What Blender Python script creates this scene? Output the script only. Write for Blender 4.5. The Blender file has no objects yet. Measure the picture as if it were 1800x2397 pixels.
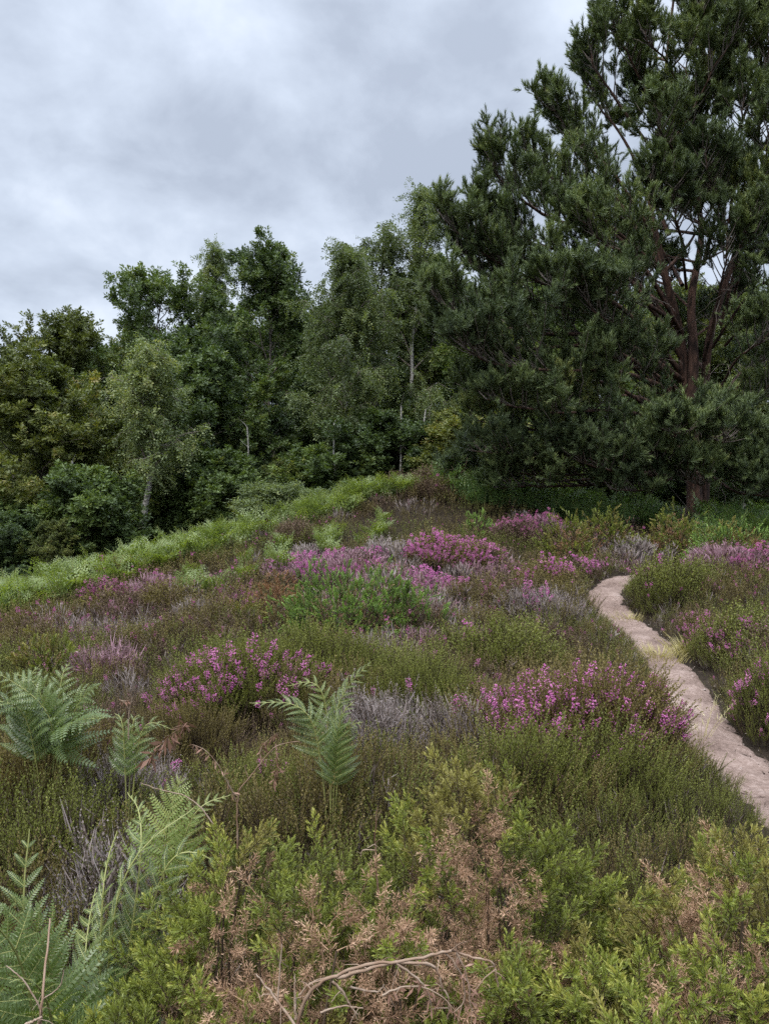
import bpy, math
import numpy as np
from math import radians as RAD

S = bpy.context.scene
COL = S.collection
# ------------------------------------------------------------------ camera, world, sun, exposure
EYE, FPX, CX, CY = 1.65, 1711.0, 900.0, 1198.5          # eye height; focal length and centre in photo pixels
cam = bpy.data.objects.new('camera', bpy.data.cameras.new('camera'))
COL.objects.link(cam)
cam.location = (0, 0, EYE)
cam.rotation_euler = (RAD(90), 0, 0)
cam.data.sensor_fit = 'VERTICAL'
cam.data.angle = 2 * math.atan(CY / FPX)
cam.data.clip_start, cam.data.clip_end = 0.05, 3000
S.camera = cam

SUN_EL, SUN_AZ = 58, 215
W = bpy.data.worlds.new('World'); S.world = W; W.use_nodes = True


def build_world():
    nt = W.node_tree; nt.nodes.clear(); N = nt.nodes.new; L = nt.links.new
    out = N('ShaderNodeOutputWorld')
    sky = N('ShaderNodeTexSky'); sky.sky_type = 'NISHITA'; sky.sun_disc = False
    sky.sun_elevation = RAD(SUN_EL); sky.sun_rotation = RAD(SUN_AZ)
    b1 = N('ShaderNodeBackground'); b1.inputs[1].default_value = 0.10; L(sky.outputs[0], b1.inputs[0])
    tc = N('ShaderNodeTexCoord'); sep = N('ShaderNodeSeparateXYZ'); L(tc.outputs['Generated'], sep.inputs[0])

    def math_(op, a, b=None, clamp=False):
        m = N('ShaderNodeMath'); m.operation = op; m.use_clamp = clamp
        for i, v in enumerate((a, b)):
            if v is None: continue
            if isinstance(v, (int, float)): m.inputs[i].default_value = v
            else: L(v, m.inputs[i])
        return m.outputs[0]
    zz = math_('MAXIMUM', sep.outputs[2], 0.0)
    den = math_('ADD', zz, 0.42)
    comb = N('ShaderNodeCombineXYZ')
    L(math_('DIVIDE', sep.outputs[0], den), comb.inputs[0]); L(math_('DIVIDE', sep.outputs[1], den), comb.inputs[1])
    # two layers of cloud: broad banks and softer texture in them
    n1 = N('ShaderNodeTexNoise'); n1.inputs['Scale'].default_value = 2.0; n1.inputs['Detail'].default_value = 5
    n1.inputs['Roughness'].default_value = 0.5; n1.inputs['Distortion'].default_value = 0.1
    mp = N('ShaderNodeMapping'); mp.inputs['Location'].default_value = (3.2, 1.7, 0.4); L(comb.outputs[0], mp.inputs[0]); L(mp.outputs[0], n1.inputs[0])
    n2 = N('ShaderNodeTexNoise'); n2.inputs['Scale'].default_value = 5.5; n2.inputs['Detail'].default_value = 7
    n2.inputs['Roughness'].default_value = 0.55; n2.inputs['Distortion'].default_value = 0.2; L(mp.outputs[0], n2.inputs[0])
    mix = math_('ADD', math_('MULTIPLY', n1.outputs[0], 0.56), math_('MULTIPLY', n2.outputs[0], 0.44))
    rp = N('ShaderNodeValToRGB'); L(mix, rp.inputs[0])
    e = rp.color_ramp.elements
    e[0].position, e[0].color = 0.385, (0.215, 0.243, 0.293, 1)
    e[1].position, e[1].color = 0.635, (0.41, 0.447, 0.505, 1)
    el = e.new(0.51); el.color = (0.30, 0.336, 0.395, 1)
    # overcast sky is brightest overhead; unseen zenith is exaggerated to light the ground
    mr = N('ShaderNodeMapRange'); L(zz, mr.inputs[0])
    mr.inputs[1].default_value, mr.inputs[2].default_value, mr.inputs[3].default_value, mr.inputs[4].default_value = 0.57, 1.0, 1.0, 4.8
    mr2 = N('ShaderNodeMapRange'); L(zz, mr2.inputs[0])
    mr2.inputs[1].default_value, mr2.inputs[2].default_value, mr2.inputs[3].default_value, mr2.inputs[4].default_value = 0.1, 0.55, 0.92, 1.08
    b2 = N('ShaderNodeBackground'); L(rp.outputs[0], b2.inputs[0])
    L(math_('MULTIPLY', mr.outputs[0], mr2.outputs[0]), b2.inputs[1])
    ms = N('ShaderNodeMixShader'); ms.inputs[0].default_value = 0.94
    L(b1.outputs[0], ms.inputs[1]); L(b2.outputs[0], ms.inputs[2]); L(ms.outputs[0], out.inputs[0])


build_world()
sun = bpy.data.objects.new('sun', bpy.data.lights.new('sun', 'SUN')); COL.objects.link(sun)
sun.data.energy = 1.5; sun.data.angle = RAD(30); sun.data.color = (1.0, 0.96, 0.9)
sun.rotation_euler = (RAD(90 - SUN_EL), 0, RAD(-28))      # high, behind the viewer's left shoulder
S.view_settings.view_transform = 'Standard'; S.view_settings.look = 'None'
S.view_settings.exposure = 1.2; S.view_settings.gamma = 1.0; S.view_settings.use_curve_mapping = False
cy = S.cycles
cy.max_bounces = 5; cy.diffuse_bounces = 2; cy.glossy_bounces = 2; cy.transmission_bounces = 3
cy.caustics_reflective = False; cy.caustics_refractive = False
cy.use_denoising = False
cy.use_adaptive_sampling = True; cy.adaptive_threshold = 0.02

# ------------------------------------------------------------------ numeric helpers
rg = np.random.default_rng


def hash2(ix, iy, s):
    h = np.sin(ix * 127.1 + iy * 311.7 + s * 74.7) * 43758.5453
    return h - np.floor(h)


def vnoise(x, y, s=0.0):
    x = np.asarray(x, float); y = np.asarray(y, float)
    ix, iy = np.floor(x), np.floor(y); fx, fy = x - ix, y - iy
    fx = fx * fx * (3 - 2 * fx); fy = fy * fy * (3 - 2 * fy)
    a, b = hash2(ix, iy, s), hash2(ix + 1, iy, s); c, d = hash2(ix, iy + 1, s), hash2(ix + 1, iy + 1, s)
    return (a * (1 - fx) + b * fx) * (1 - fy) + (c * (1 - fx) + d * fx) * fy


def P(px, py, d):
    return np.array([(px - CX) / FPX * d, d, EYE + (CY - py) / FPX * d])


# ground: a thin-plate surface through points read off the photograph
_c = [(0, -3, 0), (-3, -3, -.05), (3, -3, 0), (-1.2, 1.5, -.02), (1.2, 1.5, 0), (0, 3, 0), (-2, 3, -.03), (2.2, 3.2, 0),
      tuple(P(1740, 1800, 4.75)), tuple(P(1640, 1690, 5.75)), tuple(P(1570, 1590, 7.0)), tuple(P(1500, 1490, 8.7)), tuple(P(1440, 1440, 9.8)),
      tuple(P(1420, 1385, 11.0)), tuple(P(900, 1660, 5.8)), tuple(P(400, 1690, 5.6)), tuple(P(0, 1640, 6.2)), tuple(P(800, 1470, 9.2)),
      tuple(P(1080, 1325, 13)), tuple(P(1050, 1152, 18)), tuple(P(700, 1243, 16)), tuple(P(350, 1345, 14)), tuple(P(0, 1430, 12.0)),
      tuple(P(-400, 1500, 10.5)), tuple(P(1400, 1300, 15)), tuple(P(1620, 1215, 19)), tuple(P(1800, 1260, 17)), tuple(P(1800, 1390, 10)),
      tuple(P(2100, 1330, 13)), tuple(P(2200, 1600, 7)), tuple(P(1250, 1203, 18)), tuple(P(860, 1180, 17.6)), tuple(P(200, 1520, 9)), tuple(P(500, 1430, 11)),
      tuple(P(330, 1300, 23)), tuple(P(0, 1370, 21)), tuple(P(-500, 1420, 20)), tuple(P(620, 1270, 25)), tuple(P(900, 1210, 27)), tuple(P(1300, 1185, 27)),
      tuple(P(1700, 1190, 28)), (-14, 40, -1.3), (0, 40, -.4), (16, 40, 1.6), (-30, 30, -2.2), (30, 30, 1.8), (-25, 8, -1.6), (25, 8, .8), (-20, -15, -.8),
      (20, -15, .3), (0, 60, -.5), (-45, 60, -2.5), (45, 60, 2)]
_c = np.array(_c, float)


def _phi(r2): return 0.5 * r2 * np.log(r2 + 1e-9)


_n = len(_c)
_A = np.zeros((_n + 3, _n + 3)); _D2 = ((_c[:, None, :2] - _c[None, :, :2]) ** 2).sum(-1)
_A[:_n, :_n] = _phi(_D2) + np.eye(_n) * 0.6
_A[:_n, _n] = 1; _A[:_n, _n + 1:] = _c[:, :2]; _A[_n, :_n] = 1; _A[_n + 1:, :_n] = _c[:, :2].T
_w = np.linalg.solve(_A, np.concatenate([_c[:, 2], np.zeros(3)]))

PATH_PX = [(2100, 2150, 3.0), (1850, 1880, 4.15), (1745, 1800, 4.75), (1645, 1695, 5.75), (1585, 1600, 7.0), (1540, 1530, 8.1), (1480, 1465, 9.3), (1425, 1415, 10.3),
           (1420, 1380, 11.1), (1455, 1352, 12.0), (1530, 1330, 12.9), (1640, 1310, 13.8)]
PATH_C = np.array([P(*p)[:2] for p in PATH_PX])


def resample(pts, n):
    pts = np.asarray(pts, float); m = len(pts)
    t = np.linspace(0, m - 1, n); i = np.clip(t.astype(int), 0, m - 2); f = (t - i)[:, None]
    g = lambda k: pts[np.clip(k, 0, m - 1)]
    p0, p1, p2, p3 = g(i - 1), g(i), g(i + 1), g(i + 2)
    return 0.5 * (2 * p1 + (p2 - p0) * f + (2 * p0 - 5 * p1 + 4 * p2 - p3) * f ** 2 + (3 * p1 - p0 - 3 * p2 + p3) * f ** 3)


PATH_L = resample(PATH_C, 90)


def path_dist(x, y):
    x = np.atleast_1d(x); y = np.atleast_1d(y); out = np.full(x.shape, 1e9)
    for a in range(0, len(x), 20000):
        d = ((x[a:a + 20000, None] - PATH_L[None, :, 0]) ** 2 + (y[a:a + 20000, None] - PATH_L[None, :, 1]) ** 2).min(1)
        out[a:a + 20000] = np.sqrt(d)
    return out


def ground_z(x, y):
    x = np.atleast_1d(np.asarray(x, float)); y = np.atleast_1d(np.asarray(y, float))
    sh = x.shape; x = x.ravel(); y = y.ravel(); out = np.empty_like(x)
    xc, yc = np.clip(x, -60, 60), np.clip(y, -25, 75)
    for a in range(0, len(x), 20000):
        s = slice(a, a + 20000)
        r2 = (xc[s, None] - _c[None, :, 0]) ** 2 + (yc[s, None] - _c[None, :, 1]) ** 2
        out[s] = _phi(r2) @ _w[:_n] + _w[_n] + _w[_n + 1] * xc[s] + _w[_n + 2] * yc[s]
    out += (vnoise(x * 1.3, y * 1.3, 3) - .5) * .08 + (vnoise(x * 4, y * 4, 5) - .5) * .03
    near = (y > 0) & (y < 18)
    if near.any():
        d = path_dist(x[near], y[near]); out[near] -= 0.05 * np.clip(1 - (d - .25) / .25, 0, 1)
    return out.reshape(sh)


def gz(x, y): return float(ground_z(x, y)[0])


_DS = np.concatenate([np.arange(.7, 8, .02), np.arange(8, 45, .05)])


def hit(px, py, h=0.0):
    """point of the ground (raised by h) seen at a photo pixel; returns the ground point below it"""
    x = (px - CX) / FPX * _DS; z = EYE + (CY - py) / FPX * _DS
    g = ground_z(x, _DS) + h
    k = np.argmax(z < g) if (z < g).any() else len(_DS) - 1
    return np.array([x[k], _DS[k], g[k] - h])


def norm(v): return v / (np.linalg.norm(v, axis=-1, keepdims=True) + 1e-12)


def basis(d, roll):
    """rotation matrices (k,3,3) taking +Z to d, turned by roll about it"""
    d = norm(np.atleast_2d(d)); k = len(d)
    up = np.where(np.abs(d[:, 2:3]) > .95, np.array([[1., 0, 0]]), np.array([[0, 0, 1.]]))
    x = norm(np.cross(up, d)); y = np.cross(d, x)
    c, s = np.cos(roll)[:, None], np.sin(roll)[:, None]
    return np.stack([x * c + y * s, -x * s + y * c, d], axis=2)


class MB:
    """collects triangles with a tint per vertex and a material slot per face"""
    def __init__(self): self.V, self.F, self.T, self.M, self.n = [], [], [], [], 0

    def add(self, V, F, t, m=0):
        V = np.asarray(V, float).reshape(-1, 3); F = np.asarray(F, int).reshape(-1, 3)
        self.V.append(V); self.F.append(F + self.n)
        self.T.append(np.broadcast_to(np.asarray(t, float), (len(V),)).copy())
        self.M.append(np.broadcast_to(np.asarray(m, int), (len(F),)).copy()); self.n += len(V)

    def unit(self):
        return tuple(np.concatenate(a) for a in (self.V, self.F, self.T, self.M))

    def stamp(self, U, pos, rot, scale, tint=0.0, tmul=1.0, mat=None):
        V, F, T, M = U; k = len(pos)
        if k == 0: return
        scale = np.asarray(scale, float)
        if scale.ndim == 0: scale = np.full(k, float(scale))
        sc = scale[:, None, None] if scale.ndim == 1 else scale[:, None, :]
        vv = np.einsum('kij,knj->kni', rot, V[None] * sc) + pos[:, None, :]
        n = len(V)
        ff = F[None] + (np.arange(k) * n)[:, None, None]
        tt = np.clip(T[None] * tmul + np.broadcast_to(np.asarray(tint, float), (k,))[:, None], 0, 1)
        mm = np.broadcast_to(M[None], (k, len(F))) if mat is None else np.full((k, len(F)), mat)
        self.add(vv.reshape(-1, 3), ff.reshape(-1, 3), tt.ravel(), mm.ravel())

    def tube(self, pts, r0, r1, sides=5, t=0.5, m=0, power=1.0):
        pts = np.asarray(pts, float); k = len(pts)
        tan = norm(np.gradient(pts, axis=0))
        ref = np.array([0.31, 0.17, 0.93]) if abs(tan[:, 2].mean()) < .9 else np.array([1., .2, 0])
        x = norm(np.cross(np.broadcast_to(ref, tan.shape), tan)); y = np.cross(tan, x)
        r = (r0 + (r1 - r0) * np.linspace(0, 1, k) ** power)[:, None, None]
        a = np.linspace(0, 2 * np.pi, sides, endpoint=False)
        ring = pts[:, None, :] + r * (x[:, None, :] * np.cos(a)[None, :, None] + y[:, None, :] * np.sin(a)[None, :, None])
        i = np.arange(k - 1)[:, None] * sides; j = np.arange(sides)[None, :]; j2 = (j + 1) % sides
        a_, b_, c_, d_ = i + j, i + j2, i + sides + j2, i + sides + j
        F = np.concatenate([np.stack([a_, b_, c_], -1).reshape(-1, 3), np.stack([a_, c_, d_], -1).reshape(-1, 3)])
        self.add(ring.reshape(-1, 3), F, t, m)


def link(name, mb, mats, parent=None, loc=None, smooth=False):
    V, F, T, M = mb.unit() if isinstance(mb, MB) else mb
    if loc is not None: V = V - np.asarray(loc, float)
    me = bpy.data.meshes.new(name)
    me.vertices.add(len(V)); me.vertices.foreach_set('co', V.astype(np.float32).ravel())
    me.loops.add(len(F) * 3); me.loops.foreach_set('vertex_index', F.astype(np.int32).ravel())
    me.polygons.add(len(F)); me.polygons.foreach_set('loop_start', np.arange(0, len(F) * 3, 3, dtype=np.int32))
    me.polygons.foreach_set('material_index', M.astype(np.int32))
    me.polygons.foreach_set('use_smooth', np.full(len(F), smooth))
    for m in (mats if isinstance(mats, (list, tuple)) else [mats]): me.materials.append(m)
    at = me.attributes.new('tint', 'FLOAT', 'POINT'); at.data.foreach_set('value', T.astype(np.float32))
    me.update(calc_edges=True)
    o = bpy.data.objects.new(name, me); COL.objects.link(o)
    if parent is not None: o.parent = parent
    elif loc is not None: o.location = loc
    return o


def tag(o, label, cat, group=None, kind=None):
    o['label'] = label
    if cat: o['category'] = cat
    if group: o['group'] = group
    if kind: o['kind'] = kind
    return o


def empty(name, loc, label, cat, group=None):
    o = bpy.data.objects.new(name, None); COL.objects.link(o); o.location = loc; o.empty_display_size = .2
    return tag(o, label, cat, group)


# ------------------------------------------------------------------ materials
def veg(name, stops, trans=0.25, rough=0.55, spec=0.3, tcol=None):
    """foliage: the tint stored per leaf picks the colour; thin leaves let some light through"""
    m = bpy.data.materials.new(name); m.use_nodes = True
    nt = m.node_tree; nt.nodes.clear(); N = nt.nodes.new; L = nt.links.new
    out = N('ShaderNodeOutputMaterial'); at = N('ShaderNodeAttribute'); at.attribute_name = 'tint'
    rp = N('ShaderNodeValToRGB'); L(at.outputs['Fac'], rp.inputs[0])
    el = rp.color_ramp.elements
    while len(el) < len(stops): el.new(0.5)
    for i, (p, c) in enumerate(stops): el[i].position = p; el[i].color = (*c, 1)
    pr = N('ShaderNodeBsdfPrincipled'); L(rp.outputs[0], pr.inputs['Base Color'])
    pr.inputs['Roughness'].default_value = rough; pr.inputs['Specular IOR Level'].default_value = spec
    if trans > 0:
        tr = N('ShaderNodeBsdfTranslucent'); mx = N('ShaderNodeMixShader'); mx.inputs[0].default_value = trans
        hs = N('ShaderNodeMix'); hs.data_type = 'RGBA'; hs.blend_type = 'MULTIPLY'; hs.inputs[0].default_value = 1
        L(rp.outputs[0], hs.inputs[6]); hs.inputs[7].default_value = (*(tcol or (1.5, 1.5, .55)), 1)
        L(hs.outputs[2], tr.inputs[0]); L(pr.outputs[0], mx.inputs[1]); L(tr.outputs[0], mx.inputs[2]); L(mx.outputs[0], out.inputs[0])
    else:
        L(pr.outputs[0], out.inputs[0])
    return m


def bark(name, c0, c1, scale=(6, 6, 1.5), thr=(.4, .65), bump=.4, rough=.9):
    m = bpy.data.materials.new(name); m.use_nodes = True
    nt = m.node_tree; N = nt.nodes.new; L = nt.links.new; pr = nt.nodes['Principled BSDF']
    tc = N('ShaderNodeTexCoord'); mp = N('ShaderNodeMapping'); mp.inputs['Scale'].default_value = scale; L(tc.outputs['Object'], mp.inputs[0])
    n = N('ShaderNodeTexNoise'); n.inputs['Scale'].default_value = 2; n.inputs['Detail'].default_value = 6; L(mp.outputs[0], n.inputs[0])
    rp = N('ShaderNodeValToRGB'); L(n.outputs[0], rp.inputs[0]); e = rp.color_ramp.elements
    e[0].position, e[0].color = thr[0], (*c0, 1); e[1].position, e[1].color = thr[1], (*c1, 1)
    L(rp.outputs[0], pr.inputs['Base Color']); pr.inputs['Roughness'].default_value = rough; pr.inputs['Specular IOR Level'].default_value = .15
    b = N('ShaderNodeBump'); b.inputs['Strength'].default_value = bump; b.inputs['Distance'].default_value = .02
    L(n.outputs[0], b.inputs['Height']); L(b.outputs[0], pr.inputs['Normal'])
    return m


def ground_mat(name, cols, scale, bump, rough=.95):
    m = bpy.data.materials.new(name); m.use_nodes = True
    nt = m.node_tree; N = nt.nodes.new; L = nt.links.new; pr = nt.nodes['Principled BSDF']
    tc = N('ShaderNodeTexCoord')
    n = N('ShaderNodeTexNoise'); n.inputs['Scale'].default_value = scale; n.inputs['Detail'].default_value = 9; n.inputs['Roughness'].default_value = .65
    L(tc.outputs['Object'], n.inputs[0])
    n2 = N('ShaderNodeTexNoise'); n2.inputs['Scale'].default_value = scale * 14; n2.inputs['Detail'].default_value = 5; n2.inputs['Roughness'].default_value = .7
    L(tc.outputs['Object'], n2.inputs[0])
    mx = N('ShaderNodeMath'); mx.operation = 'MULTIPLY_ADD'; L(n2.outputs[0], mx.inputs[0]); mx.inputs[1].default_value = .45
    m3 = N('ShaderNodeMath'); m3.operation = 'MULTIPLY'; L(n.outputs[0], m3.inputs[0]); m3.inputs[1].default_value = .55; L(m3.outputs[0], mx.inputs[2])
    rp = N('ShaderNodeValToRGB'); L(mx.outputs[0], rp.inputs[0]); e = rp.color_ramp.elements
    while len(e) < len(cols): e.new(.5)
    for i, (p, c) in enumerate(cols): e[i].position = p; e[i].color = (*c, 1)
    L(rp.outputs[0], pr.inputs['Base Color']); pr.inputs['Roughness'].default_value = rough; pr.inputs['Specular IOR Level'].default_value = .1
    b = N('ShaderNodeBump'); b.inputs['Strength'].default_value = bump; b.inputs['Distance'].default_value = .03
    L(mx.outputs[0], b.inputs['Height']); L(b.outputs[0], pr.inputs['Normal'])
    return m


M_SOIL = ground_mat('peaty_soil', [(.35, (.014, .011, .008)), (.55, (.032, .024, .017)), (.7, (.07, .054, .04))], 3.0, .8)
M_SAND = ground_mat('path_sand', [(.32, (.055, .04, .032)), (.42, (.145, .102, .084)), (.52, (.22, .16, .134)), (.64, (.34, .262, .228))], 2.2, .9)
M_H_STEM = veg('heather_stem', [(0, (0.035, 0.0245, 0.0175)), (1, (0.084, 0.0595, 0.042))], 0, .8, .1)
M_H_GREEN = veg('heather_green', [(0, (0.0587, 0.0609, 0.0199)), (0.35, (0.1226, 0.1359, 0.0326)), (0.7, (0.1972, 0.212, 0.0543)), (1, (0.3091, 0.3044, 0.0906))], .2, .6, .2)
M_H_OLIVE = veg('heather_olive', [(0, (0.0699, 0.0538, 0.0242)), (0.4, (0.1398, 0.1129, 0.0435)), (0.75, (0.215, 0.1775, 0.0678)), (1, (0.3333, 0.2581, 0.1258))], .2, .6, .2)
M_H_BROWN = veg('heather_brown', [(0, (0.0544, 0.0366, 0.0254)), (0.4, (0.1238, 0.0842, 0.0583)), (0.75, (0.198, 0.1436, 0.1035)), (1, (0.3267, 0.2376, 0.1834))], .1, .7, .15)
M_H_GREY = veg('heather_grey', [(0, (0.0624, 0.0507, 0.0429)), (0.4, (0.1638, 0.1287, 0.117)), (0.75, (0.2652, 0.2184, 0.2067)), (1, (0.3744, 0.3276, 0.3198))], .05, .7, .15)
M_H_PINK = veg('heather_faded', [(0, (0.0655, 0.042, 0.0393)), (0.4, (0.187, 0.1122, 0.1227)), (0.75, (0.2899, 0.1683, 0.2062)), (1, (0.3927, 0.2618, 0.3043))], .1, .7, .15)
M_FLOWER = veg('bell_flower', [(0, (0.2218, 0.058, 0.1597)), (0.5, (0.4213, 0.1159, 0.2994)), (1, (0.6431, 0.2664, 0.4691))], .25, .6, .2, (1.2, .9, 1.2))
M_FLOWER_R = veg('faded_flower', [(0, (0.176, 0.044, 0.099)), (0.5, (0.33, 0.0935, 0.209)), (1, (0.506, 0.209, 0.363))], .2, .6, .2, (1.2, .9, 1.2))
M_GORSE = veg('gorse_green', [(0, (0.0632, 0.0668, 0.0176)), (0.4, (0.1265, 0.1485, 0.0284)), (0.75, (0.211, 0.245, 0.0472)), (1, (0.3373, 0.3267, 0.0755))], .22, .5, .35)
M_GORSE_D = veg('gorse_deep_green', [(0, (0.0631, 0.0844, 0.0279)), (0.4, (0.1341, 0.2111, 0.0507)), (0.75, (0.2208, 0.3379, 0.0761)), (1, (0.3469, 0.4646, 0.114))], .22, .5, .35)
M_GORSE_Y = veg('gorse_yellowing', [(0, (0.1026, 0.0873, 0.0249)), (0.4, (0.1974, 0.1745, 0.0499)), (0.75, (0.2921, 0.2704, 0.0748)), (1, (0.3946, 0.3577, 0.1329))], .2, .55, .3)
M_GORSE_B = veg('gorse_dry', [(0, (0.1151, 0.0668, 0.0402)), (0.4, (0.2512, 0.148, 0.0894)), (0.75, (0.387, 0.2434, 0.1564)), (1, (0.5231, 0.3532, 0.2413))], .1, .65, .2)
M_GORSE_O = veg('gorse_orange', [(0, (0.119, 0.068, 0.0382)), (0.5, (0.2805, 0.153, 0.085)), (1, (0.442, 0.2635, 0.1615))], .15, .65, .2)
M_FERN = veg('bracken', [(0, (0.0943, 0.1195, 0.0404)), (0.4, (0.1676, 0.2214, 0.0685)), (0.7, (0.2409, 0.3011, 0.1049)), (1, (0.3352, 0.372, 0.129))], .32, .42, .5, (1.5, 1.5, .35))
M_FERN_N = veg('bracken_near', [(0, (0.0512, 0.077, 0.0221)), (0.4, (0.0914, 0.1325, 0.0369)), (0.7, (0.1317, 0.1788, 0.0517)), (1, (0.2048, 0.2342, 0.0369))], .32, .40, .6, (1.5, 1.5, .25))
M_FERN_S = veg('bracken_deep', [(0, (0.0743, 0.1205, 0.0425)), (0.5, (0.1337, 0.2126, 0.0723)), (1, (0.2228, 0.3119, 0.0936))], .25, .45, .5)
M_DEAD = veg('dead_bracken', [(0, (0.1109, 0.0623, 0.0363)), (0.5, (0.2016, 0.1292, 0.0862)), (1, (0.3024, 0.2299, 0.1724))], 0, .6, .2)
M_DEADLEAF = veg('dead_frond', [(0, (.12, .065, .045)), (.5, (.26, .15, .11)), (1, (.40, .27, .21))], .15, .7, .15)
M_PINE = veg('pine_needles', [(0, (0.0596, 0.0839, 0.0419)), (0.4, (0.1155, 0.1534, 0.0659)), (0.75, (0.1862, 0.2343, 0.0897)), (1, (0.3166, 0.3391, 0.1197))], .12, .5, .3)
M_PINEBARK = bark('pine_bark', (.035, .024, .02), (.13, .075, .056), (5, 5, 1.2), (.38, .62), .7)
M_TWIG = bark('grey_twig', (.09, .075, .062), (.24, .205, .18), (9, 9, 3), (.35, .65), .3)
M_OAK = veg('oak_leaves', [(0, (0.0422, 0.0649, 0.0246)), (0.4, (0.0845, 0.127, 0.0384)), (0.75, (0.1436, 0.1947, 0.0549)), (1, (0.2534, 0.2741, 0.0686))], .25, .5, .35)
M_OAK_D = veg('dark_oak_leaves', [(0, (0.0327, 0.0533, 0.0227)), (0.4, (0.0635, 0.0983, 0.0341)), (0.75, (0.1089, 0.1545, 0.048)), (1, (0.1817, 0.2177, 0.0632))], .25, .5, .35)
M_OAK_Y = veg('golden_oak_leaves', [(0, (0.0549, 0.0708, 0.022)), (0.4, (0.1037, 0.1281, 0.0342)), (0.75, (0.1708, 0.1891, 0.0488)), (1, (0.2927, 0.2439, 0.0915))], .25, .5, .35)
M_BIRCH = veg('birch_leaves', [(0, (0.0821, 0.1077, 0.0496)), (0.4, (0.146, 0.1876, 0.0826)), (0.75, (0.2279, 0.2693, 0.1156)), (1, (0.3466, 0.356, 0.1486))], .28, .5, .35)
M_BIRCHBARK = bark('birch_bark', (.05, .045, .04), (.36, .345, .32), (5, 5, 14), (.36, .50), .2, .7)
M_OAKBARK = bark('oak_bark', (.045, .037, .03), (.15, .13, .11), (7, 7, 1.5), (.35, .65), .6)
M_GRASS = veg('dry_grass', [(0, (.20, .17, .06)), (.5, (.38, .33, .14)), (1, (.56, .50, .30))], .2, .6, .2)
M_STONE = veg('pebble', [(0, (.16, .12, .10)), (1, (.45, .38, .34))], 0, .8, .2)


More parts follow.
